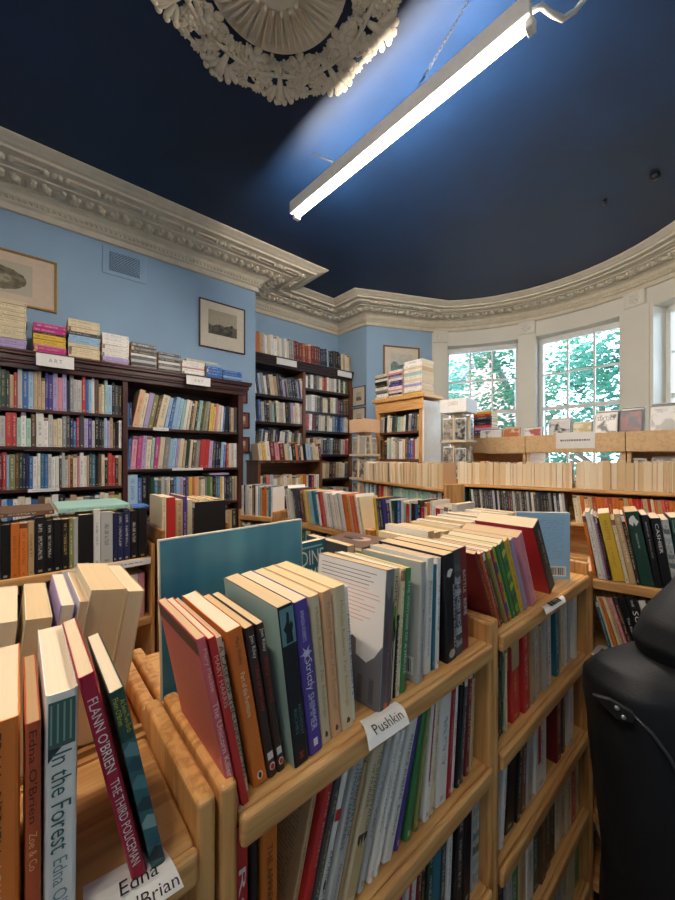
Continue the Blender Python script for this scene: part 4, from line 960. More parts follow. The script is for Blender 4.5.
row('bsl', 'on the shelf beside the jacket collar', 'books on the shelf beside the jacket collar', BS @ T3(.019, 0, Zr(-.61)), 0, [
    I('teal', 46, 6, 172, -14, label='bright teal book leaning lowest beside the pine post'), I('cream', 53, 6, 186, -15), I('orange', 60, 8, 188, -15.5), I('cream', 69, 7, 190, -16), I('tan', 77, 6, 188, -16), I('pink', 84, 9, 192, -16.5, label='pink-red book in the leaning row beside the jacket'), I('dkbrown', 95, 12, 194, -16.5, title=ttl(('AGAINST THE TIDE', 'c8a878', .1, .7, .4))), I('black', 109, 18, 200, -16.5, label='black book with white lettering beside the jacket collar', title=ttl(('The Reader', 'ece8e0', .3, .62, .34))), I('black', 130, 26, 204, -16.5, label='black book with large white capitals next to the jacket', title=ttl(('THE', 'ece8e0', .04, .14, .2), ('SON', 'ece8e0', .2, .5, .5))), I('white', 160, 18, 200, -16), I('black', 182, 20, 200, -15)],
    fill=False, d=.13, yoff=.004, jit=.003, hb=False)
for k, z in enumerate((-.85, -1.09, -1.3)):
    row('bsx%d' % k, ('third', 'fourth', 'lowest')[k] + ' shelf behind the black jacket', 'books behind the black jacket', BS @ T3(.019, 0, Zr(z)), .30, 'cream:14:190:-16 dkgrey:14:190:-16 black:16:190:-16 olive:12:180:-18 white:14:180:-20 cream:14:190:-20 tan:16:180:-20', d=.13, fill=False)

# --- rows further back with page edges towards the viewer
CREAMS = ['cream', 'tan', 'cream', 'white', 'peach', 'cream']
def creams(n, seed, every=9, odd=('yellow', 'navy', 'crimson')):
    r = random.Random(seed); return ' '.join((r.choice(odd) if k % every == every - 1 else r.choice(CREAMS)) + ':%d' % r.choice((16, 20, 24, 30, 36)) for k in range(n))
def backs(rid, loc, group, F, x0, L, spec, **kw):        # page edges out: the row is turned round
    row(rid, loc, group, F @ T3(x0 + L, .15, 0) @ rotz(math.pi), L, spec, **kw)
backs('cb', 'with page edges out, above the mint green books', 'page-edge row above the mint green books', CF @ T3(0, -.03, Zr(-.20)), .022, .70, creams(30, 4, 11), hr=(150, 170), d=.11, lean=4)
backs('cb2', 'with page edges out, end of the mint book case', 'page-edge row above the mint green books', CF @ T3(0, -.03, Zr(-.20)), .73, .44, creams(17, 5, 12), hr=(158, 170), d=.11)
row('cm', 'on the shelf with the mint green books', 'books on the shelf with the mint green books', CF @ T3(.02, 0, Zr(-.43)), 1.16,
    'teal ltblue white aqua dkgrey white aqua teal white ltgrey brown black salmon red red cream white tan grey dkgrey aqua mint*3 white mint*4 aqua mint*3 white mint*3 aqua mint*2 white:50 dkgrey:14 white:30 black', d=.125, hr=(185, 202))
backs('db', 'with page edges out, above the disc cases', 'page-edge row above the disc cases', DF @ T3(0, 0, Zr(-.205)), .02, .78, creams(30, 6, 14, ('crimson', 'navy')), hr=(164, 180), d=.12)
backs('db2', 'with page edges out, above the orange paperbacks', 'page-edge row above the orange paperbacks', DF @ T3(0, 0, Zr(-.205)), .82, 1.0, creams(34, 7, 13, ('dkbrown', 'tan')), hr=(172, 190), d=.12)
r_ = random.Random(8)
row('do', 'in the row of orange paperbacks', 'orange paperbacks below the page edges', DF @ T3(.80, 0, Zr(-.43)), 1.12, 'cream cream ' + ' '.join(r_.choice(['orange', 'salmon', 'rust', 'orange', 'salmon', 'peach', 'tan', 'red', 'orange', 'cream']) for _ in range(56)), d=.115, hr=(176, 182), lean=-7)
# disc cases: thin dark spines
def discs():
    r = random.Random(9); k = 0; x = .13; out = []
    while x < .76:
        t = r.uniform(.0135, .0155); out.append(dict(col=r.choice(['black', 'dkgrey', 'black', 'navy', 'grey', 'dkgreen', 'ltgrey', 'black', 'darkred', 'dkgrey', 'white']), t=t, h=.19 * r.uniform(.99, 1.0), lean=-5, s=x)); x += t + .0012
    return out
row('dv', 'in the row of disc cases', 'disc cases on the shelf by the orange paperbacks', DF @ T3(.0, 0, Zr(-.43)), 0, discs(), fill=False, d=.135, kind='disc_case')
row('dt', 'beside the disc cases', 'disc cases on the shelf by the orange paperbacks', DF @ T3(.02, -.003, Zr(-.43)), 0, [I('teal', 4, 60, 205, 0, label='upright turquoise box at the end of the disc case row', ink='e0e8e8')], fill=False, d=.1)

# --- dark wall bookcase
def wrow(k, x0, L, z, spec, side, nm, **kw):
    row('w%d%s' % (k, side), '%s shelf, %s bay of dark wall bookcase' % (nm, 'left' if side == 'l' else 'right'), 'books in the dark wall bookcase', WB @ T3(x0, .012, z), L, spec, d=.19, hb=True, **kw)
wrow(1, .052, .962, ZL[0], 'white tan ltgrey crimson white ltblue ltblue cream cream cream white dkgreen dkgrey tan red ltgrey blue ltblue tan tan tan purple purple lilac pink lilac navy grey ltgrey ltgrey:26 red blue ltblue white brown tan cream aqua ltblue black dkgrey black', 'l', 'top', hr=(220, 285))
wrow(2, .052, .962, ZL[1], 'grey white tan cream brown olive dkgreen cream grey pink pink ltgrey red:30:225 red mint white mint brown white:38:235 white ltgrey cream cream grey dkgrey navy blue crimson dkgrey lilac purple ltgrey black black dkgrey ltblue lilac tan brown black white', 'l', 'second', hr=(190, 240))
wrow(3, .052, .962, ZL[2], 'brown cream black aqua:34:262 aqua dkgreen navy lilac purple purple purple darkred red ltblue olive:30 brown dkgreen navy navy blue white white teal blue ltgrey white white dkgrey ltgrey ltgrey tan darkred cream pink white:24:250 white tan dkgrey teal black brown cream black red:28 red dkbrown tan', 'l', 'third', hr=(215, 250))
wrow(4, .052, .962, ZL[3], 'white cream lilac blue black cream cream tan crimson ltblue blue white cream white blue brown cream white black grey tan cream white dkgrey blue cream white tan lime tan', 'l', 'fourth', hr=(225, 262))
wrow(1, DV + .037, .926, ZRR[0], 'blue:10:190:0 navy:12:200:0 peach:30:310:11 cream:24:285:11 lilac:26:290:11 olive:26:280:11 brown:18:250:12 cream:40:285:12 ltblue:20:270:11 blue:18:250:11 ltblue:24:280:10 ltblue:20:270:10 aqua:16:260:9 white:20:265:9 cream:16:260:8 dkgrey:12:240:8 tan:18:260:8 dkgreen:14:265:8 aqua:20:270:8 dkgrey:14:260:8 olive:16:265:8 grey:18:270:7 yellow:24:255:5 yellow:16:250:5 pink:16:255:5 cream:18:245:5 white:16:240:4 blue:14:230:4 black:20:240:3 dkgrey:14:236:0 tan:20:232:0 dkgrey:22:235:0', 'r', 'top')
wrow(2, DV + .037, .926, ZRR[1], 'blue:14:240:2 pink:26:262:4 magenta:26:262:4 lilac:22:270:4 cream:26:265:4 aqua:16:255:4 magenta:24:260:5 cream:26:262:6 grey:30:262:6 ltblue:18:250:6 ltblue:20:256:6 lilac:16:250:6 cream:24:256:6 tan:16:240:5 dkgreen:20:245:6 cream:16:250:5 brown:20:250:5 grey:24:246:5 red:34:255:4 red:26:255:4 lilac:24:245:4 dkgrey:18:240:4 navy:14:240:3 black:20:236:3 ltblue:18:235:3 blue:14:236:3 red:16:225:0 cream:18:226:0 ltgrey:20:228:0 white:20:228:0', 'r', 'second')
wrow(3, DV + .037, .926, ZRR[2], 'ltblue:50:265 blue:20:240 black:30:250 black:16:255 dkgreen:18:235 teal:24:240 dkgrey:14:235 ltgrey:20:240 grey:14:238 cream:16:240 black:18:236 blue:14:234 ltblue:22:238 lilac:20:236 black:14:230 purple:16:232 yellow:22:235 orange:16:230 peach:26:235 tan:14:230 cream:22:232 grey:14:226 green:16:230 olive:20:230 black:18:236 teal:14:230 blue:14:226 yellow:18:230 white:12:226 navy:16:228 black:16:226 dkgrey:22:228 grey:14:226 tan:18:226', 'r', 'third')
wrow(4, DV + .037, .926, ZRR[3], 'white ltgrey dkgrey cream black white ltgrey white:20:215 lilac:24:230 black dkgrey olive tan brown cream grey tan dkbrown', 'r', 'fourth', hr=(180, 225))
def flat(rid, loc, x0, x1, z, col, t, F=WB, y=.03, d=.18, label=None):
    ROWS[rid] = (loc, 'books lying flat on top of rows')
    add_book(F @ T3(x1, y, z) @ LIE, t, x1 - x0, d, col, rid, pile=True, label=label)
flat('fw1', '', .43, .68, ZL[2] + .2625, 'white', .018, label='white book lying flat on the third row, dark wall bookcase')
flat('fw2', '', DV + .70, DV + .885, ZRR[2] + .2425, 'lilac', .018, label='lilac book lying flat on the row above the crate')
flat('fw3', '', DV + .60, DV + .87, ZRR[3] + .2325, 'dkgrey', .022, label='dark book lying flat on the fourth row, lower of two')
flat('fw4', '', DV + .73, DV + .90, ZRR[3] + .2555, 'darkred', .024, label='dark red book lying flat on the fourth row, upper of two')
# piles on top of the wall bookcase
def wp(k, xa, xb, items, y=0.0):
    F = WB @ T3((xa + xb) / 2 + .40, y, Zr(.7205)); w = xb - xa - .008
    pile('wp%d' % k, '%s pile on top of the dark wall bookcase' % ORD[k], 'stacked books on top of the dark wall bookcase', F, [(c, t * 1.13, w, .21) for c, t in items])
wp(0, -.12, .045, [('lilac', .03), ('lilac', .034)] + [('cream', .022)] * 10)
wp(1, .075, .262, [('magenta', .022), ('magenta', .024), ('pink', .012), ('yellow', .03), ('yellow', .032), ('dkbrown', .012), ('magenta', .024), ('magenta', .03)])
wp(2, .268, .468, [('cream', .025)] * 4 + [('ltblue', .03), ('ltblue', .022), ('dkgrey', .022)] + [('cream', .026)] * 3)
wp(3, .474, .660, [('lilac', .022), ('lilac', .025)] + [('white', .026)] * 6 )
wp(4, .668, .862, [('grey', .02), ('black', .018), ('ltgrey', .022), ('dkgrey', .02), ('white', .018), ('black', .022), ('dkgrey', .026), ('dkgrey', .028)])
wp(5, .870, 1.055, [('black', .02), ('ltgrey', .02), ('dkgrey', .02), ('white', .018), ('black', .02), ('grey', .022), ('dkgrey', .02)])
wp(6, 1.062, 1.262, [('white', .026), ('white', .026), ('pink', .01), ('white', .024), ('white', .022)])
wp(7, 1.270, 1.425, [('blue', .024)] * 4 + [('ltblue', .02)])
wp(8, 1.432, 1.625, [('blue', .024), ('ltblue', .018), ('blue', .024), ('blue', .022)])
wp(9, 1.00, 1.155, [('tan', .03)] * 2 + [('black', .022), ('dkbrown', .022), ('dkgrey', .022), ('black', .02)], y=.23)
wp(10, 1.17, 1.48, [('white', .03)] * 3 + [('lilac', .02), ('white', .026), ('lilac', .022), ('cream', .02)], y=.215)

# --- alcove bookcase
POOL = ['grey', 'white', 'cream', 'dkgrey', 'navy', 'black', 'brown', 'ltgrey', 'dkgrey', 'cream', 'tan', 'darkred', 'ltblue', 'dkgreen', 'white', 'black', 'olive']
def rnds(n, seed, pool=POOL): r = random.Random(seed); return ' '.join(r.choice(pool) for _ in range(n))
row('at', 'along the top of the alcove bookcase', 'books along the top of the alcove bookcase', AB @ T3(.01, -.01, Zr(1.2005)), 1.55,
    'salmon orange orange tan ltgrey white cream white white cream white ltgrey white cream grey grey darkred*2 darkred:46 rust:40 darkred rust:44 darkred:44 darkred darkred dkgrey navy navy black ltblue black black dkgrey black black black cream tan cream cream tan', d=.17, hr=(225, 250), wr=(24, 36), lean=-2)
AL = [('top', AZL[0], 'white navy ltblue grey white dkgrey cream cream tan dkgrey navy lilac black grey dkgreen dkgrey navy black grey purple cream cream', -8), ('second', AZL[1], 'white navy blue ltgrey dkgrey navy grey aqua dkgreen white cream ltgrey white black dkgrey lilac cream cream white tan grey', -3), ('third', AZL[2], rnds(22, 31), 6), ('fourth', AZL[3], rnds(20, 32), 0)]
for k, (nm, z, sp, ln) in enumerate(AL):
    row('al%d' % k, nm + ' shelf, left bay of alcove bookcase', 'books in the alcove bookcase', AB @ T3(.042, .012, z), AD - .004, sp, d=.16, hr=(215, 262), lean=ln)
ARs = [('top', AZR[0], 'white dkgrey white dkgrey grey cream red rust white cream ltgrey white black cream dkgreen cream green brown', 0), ('second', AZR[1], 'white ltgrey white grey dkgrey dkgrey cream cream black cream white grey darkred navy brown dkgrey', 0), ('third', AZR[2], 'crimson red white darkred black ltgrey cream cream dkgrey cream white grey blue navy blue ltgrey white cream', 2), ('fourth', AZR[3], 'tan cream dkgrey tan peach cream grey navy dkgrey teal grey black brown dkgrey cream ltgrey red red', 2), ('fifth', AZR[4], 'cream dkgrey ltgrey white cream cream tan black brown tan cream white dkgrey', 3), ('sixth', AZR[5], rnds(16, 33), 0)]
for k, (nm, z, sp, ln) in enumerate(ARs):
    row('ar%d' % k, nm + ' shelf, right bay of alcove bookcase', 'books in the alcove bookcase', AB @ T3(AD + .042, .012, z), AW - AD - .085, sp, d=.16, hr=(190, 225) if k else (170, 190), lean=ln)
row('lt', 'on top of the low brown bookcase', 'books on top of the low brown bookcase', LB @ T3(.0, .0, Zr(-.0445)), .84, 'cream yellow white darkred:34 pink:30 darkred:36 cream aqua white black orange navy cream black ltblue:36:200 grey cream cream darkred', d=.14, hr=(190, 225), lean=-7)
row('lm', 'inside the low brown bookcase', 'books inside the low brown bookcase', LB @ T3(.032, .01, Zr(-.41)), .775, 'cream dkgrey salmon ltblue white tan cream white cream cream tan white cream yellow orange cream navy crimson cream white', d=.14, hr=(190, 235))

# --- low case of black paperbacks
FI = frame((0, 1.672, Zr(-.41)), (1, 0))
row('ib', 'in the row of black paperbacks', 'paperbacks in front of the dark wall bookcase', frame((-.085, 1.660, Zr(-.41)), (1, 0)), .49,
    'brown:22 dkgreen:8 black:20:184 orange:17:186 orange:17:186 tan:14:188 black:24:200 black:16:186 black:18:186 black:17:186 olive:10:188 ltgrey:11:186 black:37:196 white:17:212 ltgrey:32:200 navy:11:192 navy:17:190 navy:18:200 black:22:194 black:26:202', d=.13, yoff=.004, jit=.002)
flat('if1', '', -.08, .10, Zr(-.2045), 'brown', .016, F=Matrix.Identity(4), y=1.69, d=.25, label='large brown picture book lying on the black paperbacks')
flat('if2', '', .11, .345, Zr(-.2045), 'aqua', .018, F=Matrix.Identity(4), y=1.69, d=.28, label='large pale aqua picture book lying on the black paperbacks')
flat('if3', '', .352, .41, Zr(-.2065), 'blue', .010, F=Matrix.Identity(4), y=1.665, d=.09, label='small blue booklet lying on the black paperbacks')
row('il', 'lower shelf of the low case of black paperbacks', 'paperbacks in front of the dark wall bookcase', frame((-.10, 1.668, Zr(-.66)), (1, 0)), .50, 'cream pink black crimson white dkgrey brown black tan darkred cream black white pink', d=.13)
# --- crate
row('kr', 'in the wooden crate', 'books in the wooden crate', frame((KX + .018, KY + .02, Zr(-.4395)), (1, 0)), .262, 'cream:14:272:0 red:30:268:0 tan:24:255:0 purple:14:268:0 cream:22:252:0 orange:18:244:0 cream:34:250:0 peach:20:246:0 tan:24:248:0', d=.20, yoff=.05, spine=1)
ROWS['kf'] = ('', 'books in the wooden crate')
add_book(T3(KX + .135, KY + .044, Zr(-.4395)) @ rotz(R(-90)) @ T3(0, 0, 0), .022, .245, .145, 'black', 'kf', label='dark book facing out from the wooden crate', extra='darkface')

# --- small pine bookcase
for k, (nm, z, sp, hr_) in enumerate([('top', .275, 'grey ltgrey black white cream:20:170 dkgreen dkgrey aqua cream white black grey navy dkgrey olive', (155, 185)), ('second', -.01, 'dkgrey brown black cream aqua white cream tan grey white cream brown purple:24 blue red cream cream', (190, 235)), ('third', -.29, 'cream ltgrey white tan white grey ltgrey white cream white black dkgrey', (150, 190))]):
    row('ff%d' % k, nm + ' shelf of the small pine bookcase', 'books in the small pine bookcase', FF @ T3(.052, .01, Zr(z)), FW_ - .105, sp, d=.16, hr=hr_, lean=4 if k == 0 else 0)
PW = [('cream', .03), ('white', .028), ('dkgrey', .02), ('grey', .022), ('white', .03), ('black', .03), ('black', .034), ('white', .026), ('dkgrey', .018), ('cream', .03)]
for k, (x, w, its) in enumerate([(.085, .18, PW), (.285, .18, [('cream', .024), ('black', .02), ('white', .02), ('pink', .018), ('white', .03), ('purple', .03), ('navy', .03), ('white', .024), ('lilac', .02), ('dkgrey', .02), ('pink', .02), ('white', .024)]), (.51, .22, [('yellow', .024), ('white', .028), ('white', .03), ('lilac', .026), ('white', .026), ('cream', .02), ('white', .03), ('mint', .018), ('ltgrey', .02), ('white', .024), ('cream', .022), ('white', .03), ('white', .04)])]):
    pile('fp%d' % k, '%s pile on the small pine bookcase' % ORD[k], 'stacked books on the small pine bookcase', FF @ T3(x, -.01, Zr(.6402)), [(c, t, w, .20) for c, t in its])
# --- the little stack of books behind the record boxes
FSK = frame((4.10, 2.12, Zr(.0755)), (0, -1))
pile('ws', 'colourful stack at the end of the record boxes', 'colourful stack at the end of the record boxes', FSK, [(c, t, .22, .16) for c, t in [('brown', .05), ('tan', .05), ('grey', .05), ('brown', .05), ('navy', .05), ('lilac', .024), ('red', .03), ('navy', .04), ('black', .03), ('dkgrey', .03), ('red', .028), ('yellow', .03)]])

# ------------------------------------------------------------------ building the books
CUV = {}
def book_geo(bk):
    t, h, d = bk['t'], bk['h'], bk['d']; hb = bk['hb']; c = min(.0025 if hb else .0009, t * .18); e = min(.0028 if t > .008 else .001, t * .28)
    out = [(0, d), (0, e), (e * .35, e * .3), (e, 0), (t - e, 0), (t - e * .35, e * .3), (t, e), (t, d)]; inn = [(t - c, d), (t - c, c * 1.5), (c, c * 1.5), (c, d)]
    poly = out + inn; n = len(poly)
    V = [(x, y, 0) for x, y in poly] + [(x, y, h) for x, y in poly]; Fs = []; UV = []; DE = []
    for i in range(n):
        j = (i + 1) % n; f = (j, i, n + i, n + j)[::-1]; f = (i, j, n + j, n + i); Fs.append(f)
        if 1 <= i <= 5: UV.append([(poly[k][0] / t, z) for k, z in ((i, 0), (j, 0), (j, 1), (i, 1))]); DE.append(1. if bk['spine'] and not bk['title'] else 0.)
        elif i == 0: UV.append([(1 - poly[k][1] / d, z) for k, z in ((i, 0), (j, 0), (j, 1), (i, 1))]); DE.append(2. if bk['blurb'] else 0.)
        elif i == 6: UV.append([(poly[k][1] / d, z) for k, z in ((i, 0), (j, 0), (j, 1), (i, 1))]); DE.append(0.)
        else: UV.append([(0, 0)] * 4); DE.append(0.)
    Fs += [tuple(range(n - 1, -1, -1)), tuple(range(n, 2 * n))]; UV += [[(0, 0)] * n] * 2; DE += [0., 0.]
    ins = .003 if hb else .0; ez = max(ins, .0006)
    x0, x1, y0, y1, z0, z1 = c + .0001, t - c - .0001, c * 1.6, d - max(ins, .0006), ez, h - ez
    mb = MB(); mb.box(x0, y0, z0, x1, y1, z1)
    PV, PF = mb.v, mb.f
    PUV = [[(PV[k][0] + bk['seed'], (PV[k][1] + PV[k][2]) * .5) for k in f] for f in PF]
    return (V, Fs, UV, DE), (PV, PF, PUV)
def make_mesh(name, V, Fs, UV, mats, mi, cols, inks, deco, seeds):
    me = bpy.data.meshes.new(name); me.from_pydata(V, [], Fs)
    for mm in mats: me.materials.append(mm)
    me.polygons.foreach_set('material_index', mi)
    lay = me.uv_layers.new(name='uv'); lay.data.foreach_set('uv', [q for f in UV for p in f for q in p])
    for nm, arr in (('col', cols), ('ink', inks)):
        a = me.attributes.new(nm, 'FLOAT_COLOR', 'CORNER'); a.data.foreach_set('color', [q for f, c in zip(Fs, arr) for _ in f for q in c])
    for nm, arr in (('deco', deco), ('seed', seeds)):
        a = me.attributes.new(nm, 'FLOAT', 'CORNER'); a.data.foreach_set('value', [x for f, x in zip(Fs, arr) for _ in f])
    me.update(); return me
def vary(c, s, amt=.10):
    k = 1 + (s - .5) * 2 * amt; return tuple(min(1, x * k) for x in c[:3]) + (1,)
def tone(bk):
    c = vary(hexc(PAL[bk['col']]), bk['seed'])
    if bk['rid'][:2] in ('w1', 'w2', 'w3', 'w4', 'al', 'ar', 'at', 'lt', 'lm', 'ff'):      # colours pulled a little towards grey in these rows
        g = .3 * c[0] + .55 * c[1] + .15 * c[2]; k = .06 + .16 * bk['seed']; c = tuple(x + (g * 1.05 - x) * k for x in c[:3]) + (1,)
    return c
for bk in BOOKS: bk['geo'] = book_geo(bk)

# which books show largest from the camera: look along a grid of sight lines
from mathutils.bvhtree import BVHTree
bpy.context.view_layer.update()
VV = []; FFc = []; owner = []
for o in list(COL.objects):
    if o.type != 'MESH' or o.name.startswith(('window_pane', 'foliage')): continue
    mw = o.matrix_world; off = len(VV); VV += [mw @ v.co for v in o.data.vertices]
    for p in o.data.polygons: FFc.append([i + off for i in p.vertices]); owner.append(-1)
for bi, bk in enumerate(BOOKS):
    for part in bk['geo']:
        off = len(VV); VV += [bk['M'] @ Vector(v) for v in part[0]]
        for f in part[1]: FFc.append([i + off for i in f]); owner.append(bi)
bvh = BVHTree.FromPolygons(VV, FFc)
hits = [0] * len(BOOKS); org = Vector((0, 0, H))
for py in range(1, 900, 2):
    for px in range(1, 675, 2):
        u = (px - CX) / FPX; v = (HY - py) / FPX
        r = bvh.ray_cast(org, Vector((FW[0] + u * RT[0], FW[1] + u * RT[1], v)))
        if r[2] is not None and owner[r[2]] >= 0: hits[owner[r[2]]] += 1
del VV, FFc
order = sorted(range(len(BOOKS)), key=lambda i: -hits[i])
bookish = [i for i in order if BOOKS[i].get('kind', 'book') == 'book']
KEEP = set(bookish[:300]) | {i for i in order if BOOKS[i].get('kind') and hits[i] > 0}
KEEP = {i for i in KEEP if hits[i] > 0}
# labels
from collections import defaultdict, Counter
byrow = defaultdict(list)
for i, bk in enumerate(BOOKS): byrow[bk['rid']].append(i)
def position(i):
    bk = BOOKS[i]; loc = bk['M'] @ Vector((bk['t'] / 2, 0, 0))
    return loc.dot(Vector((RT[0], RT[1], 0))) / max(.05, loc.dot(Vector((FW[0], FW[1], 0))))
for rid, ids in byrow.items():
    loc = ROWS[rid][0]; pl = BOOKS[ids[0]].get('pile')
    ids = [i for i in ids if hits[i] > 0 or i in KEEP]
    ids.sort(key=(lambda i: -(BOOKS[i]['M'].translation.z)) if pl else position)
    cnt = Counter(BOOKS[i]['col'] for i in ids); seen = Counter()
    for i in ids:
        bk = BOOKS[i]; c = bk['col']; k = seen[c]; seen[c] += 1; nm = 'disc case' if bk.get('kind') else 'book'
        adj = 'thin ' if bk['t'] < .011 and not pl else 'thick ' if bk['t'] > .034 else ''
        frm = 'from the top' if pl else 'from the left'
        if not bk['label']:
            bk['label'] = ('only %s%s %s, %s' % (adj, CNAME[c], nm, loc)) if cnt[c] == 1 else '%s %s %s %s, %s' % (ordw(k), CNAME[c], nm, frm, loc)
            if len(bk['label'].split()) > 16: bk['label'] = bk['label'].replace(' the ', ' ')

def on_spine(root, bk, poly, col, name, y=-.0005):      # poly in fractions (x 0..1, z 0..1) on the spine
    b = MB(); t, h = bk['t'], bk['h']
    vs = [(x * t, y, z * h) for x, z in poly]; b.add(vs, [tuple(range(len(vs)))]); return b.build(name, ink(col), root)
def on_board(root, bk, poly, col, name, lift=.0005):    # poly in fractions (u from fore-edge to spine, z) on the left-hand board
    b = MB(); d, h = bk['d'], bk['h']
    vs = [(-lift, (1 - u) * d, z * h) for u, z in poly]; b.add(vs, [tuple(range(len(vs)))]); return b.build(name, ink(col), root)
rect = lambda x0, z0, x1, z1: [(x0, z0), (x1, z0), (x1, z1), (x0, z1)]
def ring(cx, cz, rx, rz, n=14): return [(cx + rx * math.cos(2 * math.pi * k / n), cz + rz * math.sin(2 * math.pi * k / n)) for k in range(n)]
def extras(cov, bk):
    e = bk['extra']
    S = lambda p, c, n='spine_mark', y=-.0005: on_spine(cov, bk, p, c, n, y)
    Bd = lambda p, c, n='cover_picture', l=.0005: on_board(cov, bk, p, c, n, l)
    if e == 'forest':
        S(rect(.08, .78, .92, .97), '3a5a52', 'spine_picture'); 
        for k in range(4): S(rect(.14 + k * .2, .80, .2 + k * .2, .96), '7f9c90', 'spine_picture', -.0008)
        S([(.08, .73), (.3, .76), (.5, .78), (.08, .785)], '1f2a28', 'spine_picture', -.0009)
    elif e == 'sea':
        S(rect(.04, .05, .96, .74), '2f5f62', 'spine_picture')
        for k, (z, c) in enumerate([(.7, '5f8488'), (.62, '244a50'), (.52, '4f7c80'), (.4, '1c3a40'), (.3, '7f9a98'), (.2, '2c5560'), (.12, '18262a')]):
            S([(.05, z - .03), (.95, z - .06), (.95, z + .01), (.5, z + .03), (.05, z)], c, 'spine_picture', -.0008 - k * .00005)
    elif e == 'pink':
        Bd(rect(.02, .905, .98, .985), '6a4838', 'cover_band')
    elif e == 'penguin': S(ring(.5, .06, .2, .028), 'e8dcc8', 'publisher_mark'); S(ring(.5, .06, .1, .02), '3a2a20', 'publisher_mark', -.0008)
    elif e == 'pelican': S(ring(.55, .07, .32, .026), 'e0d0c8', 'publisher_mark'); S(ring(.55, .07, .22, .018), 'b02a24', 'publisher_mark', -.0008); S(rect(.2, .12, .8, .17), 'd8d0c8', 'publisher_mark')
    elif e == 'horse':
        Bd(rect(0, 0, 1, 1), 'a4bdb0', 'cover_board', .0004)
        S(rect(.06, .76, .94, .985), '5f8a90', 'spine_picture'); S([(.3, .77), (.75, .77), (.72, .83), (.82, .87), (.7, .9), (.6, .88), (.62, .95), (.48, .96), (.42, .9), (.2, .86), (.34, .83)], '10181c', 'spine_picture', -.0008)
        S([(.35, .04), (.65, .04), (.55, .06), (.68, .08), (.35, .08), (.45, .06)], 'a02820', 'publisher_mark')
    elif e == 'shimmer':
        S(ring(.5, .66, .26, .022, 10), 'd8d0e4', 'spine_emblem')
        for k in range(6): a = k * 1.047; S([(.5 + .5 * math.cos(a), .66 + .055 * math.sin(a)), (.5 + .16 * math.cos(a + .5), .66 + .018 * math.sin(a + .5)), (.5 + .16 * math.cos(a - .5), .66 + .018 * math.sin(a - .5))][::-1], 'c4bcd8', 'spine_emblem', -.0007)
        S(rect(.35, .05, .65, .10), 'e0dce8', 'publisher_mark')
    elif e == 'mark': S([(.35, .045), (.6, .04), (.68, .06), (.5, .085), (.4, .075)], '4a4038', 'publisher_mark')
    elif e == 'castle':
        Bd(rect(.02, .0, .995, .995), 'e2dcd6', 'cover_board', .0004)
        Bd([(.02, 0), (.995, 0), (.995, .46), (.9, .36), (.80, .30), (.66, .33), (.65, .44), (.60, .46), (.55, .43), (.54, .31), (.4, .27), (.28, .30), (.27, .24), (.2, .22), (.1, .2), (.02, .2)], '6e6a6c', 'cover_picture', .0007)
        for x0 in (.1, .3, .5, .7, .85): Bd(rect(x0, .03, x0 + .06, .2), '575356', 'cover_picture', .0009)
        r = random.Random(3)
        for k in range(13): Bd(rect(.08, .945 - k * .03, .94 - r.random() * .25, .951 - k * .03), '8a7478' if k < 4 else 'd89a90', 'blurb_line', .0008)
        for k in range(3): Bd(rect(.08, .5 - k * .03, .5 - .06 * k, .506 - k * .03), '6a5a5a', 'blurb_line', .0008)
        S([(.02, 0), (.98, 0), (.98, .78), (.8, .74), (.74, .86), (.6, .88), (.5, .80), (.3, .78), (.02, .86)], '5c585c', 'spine_picture'); S(ring(.5, .035, .2, .025), 'd0622a', 'publisher_mark', -.0009)
    elif e == 'tree':
        S([(.45, .0), (.6, .0), (.58, .5), (.46, .5)], '3a3024', 'spine_picture')
        for cx, cz, c in ((.5, .66, '7c9a3c'), (.35, .58, '5a7434'), (.66, .56, '86a044'), (.5, .5, '4a6030')): S(ring(cx, cz, .28, .06, 9), c, 'spine_picture', -.0008)
    elif e == 'barcode':
        Bd(rect(.5, .05, .92, .2), 'e8e4dc', 'barcode_panel', .0006)
        r = random.Random(5); x = .54
        while x < .88: w = r.choice((.008, .014, .02)); Bd(rect(x, .07, x + w, .18), '2a2828', 'barcode', .0009); x += w + r.choice((.01, .016))
    elif e == 'penguin2': S(ring(.5, .07, .3, .04), 'b8b0a8', 'publisher_mark'); S([(.2, .80), (.5, .78), (.8, .84), (.6, .86), (.3, .85)], 'e0dcd4', 'spine_emblem')
    elif e == 'grime':
        r = random.Random(6)
        for k in range(7): z = .08 + k * .12; S([(.08, z), (.9, z + r.uniform(-.02, .02)), (.85, z + .07), (.5, z + .05), (.1, z + .08)], r.choice(('8f9c9c', '54605f', '9aa6a4', '6d7876')), 'spine_picture', -.0005 - k * .00003)
    elif e == 'stripe':
        for k, c in enumerate(('3c4a9c', 'c83a6c', '2c3c7c')): S(rect(.05, .12 + k * .28, .95, .26 + k * .28), c, 'spine_picture')
    elif e == 'stripe2':
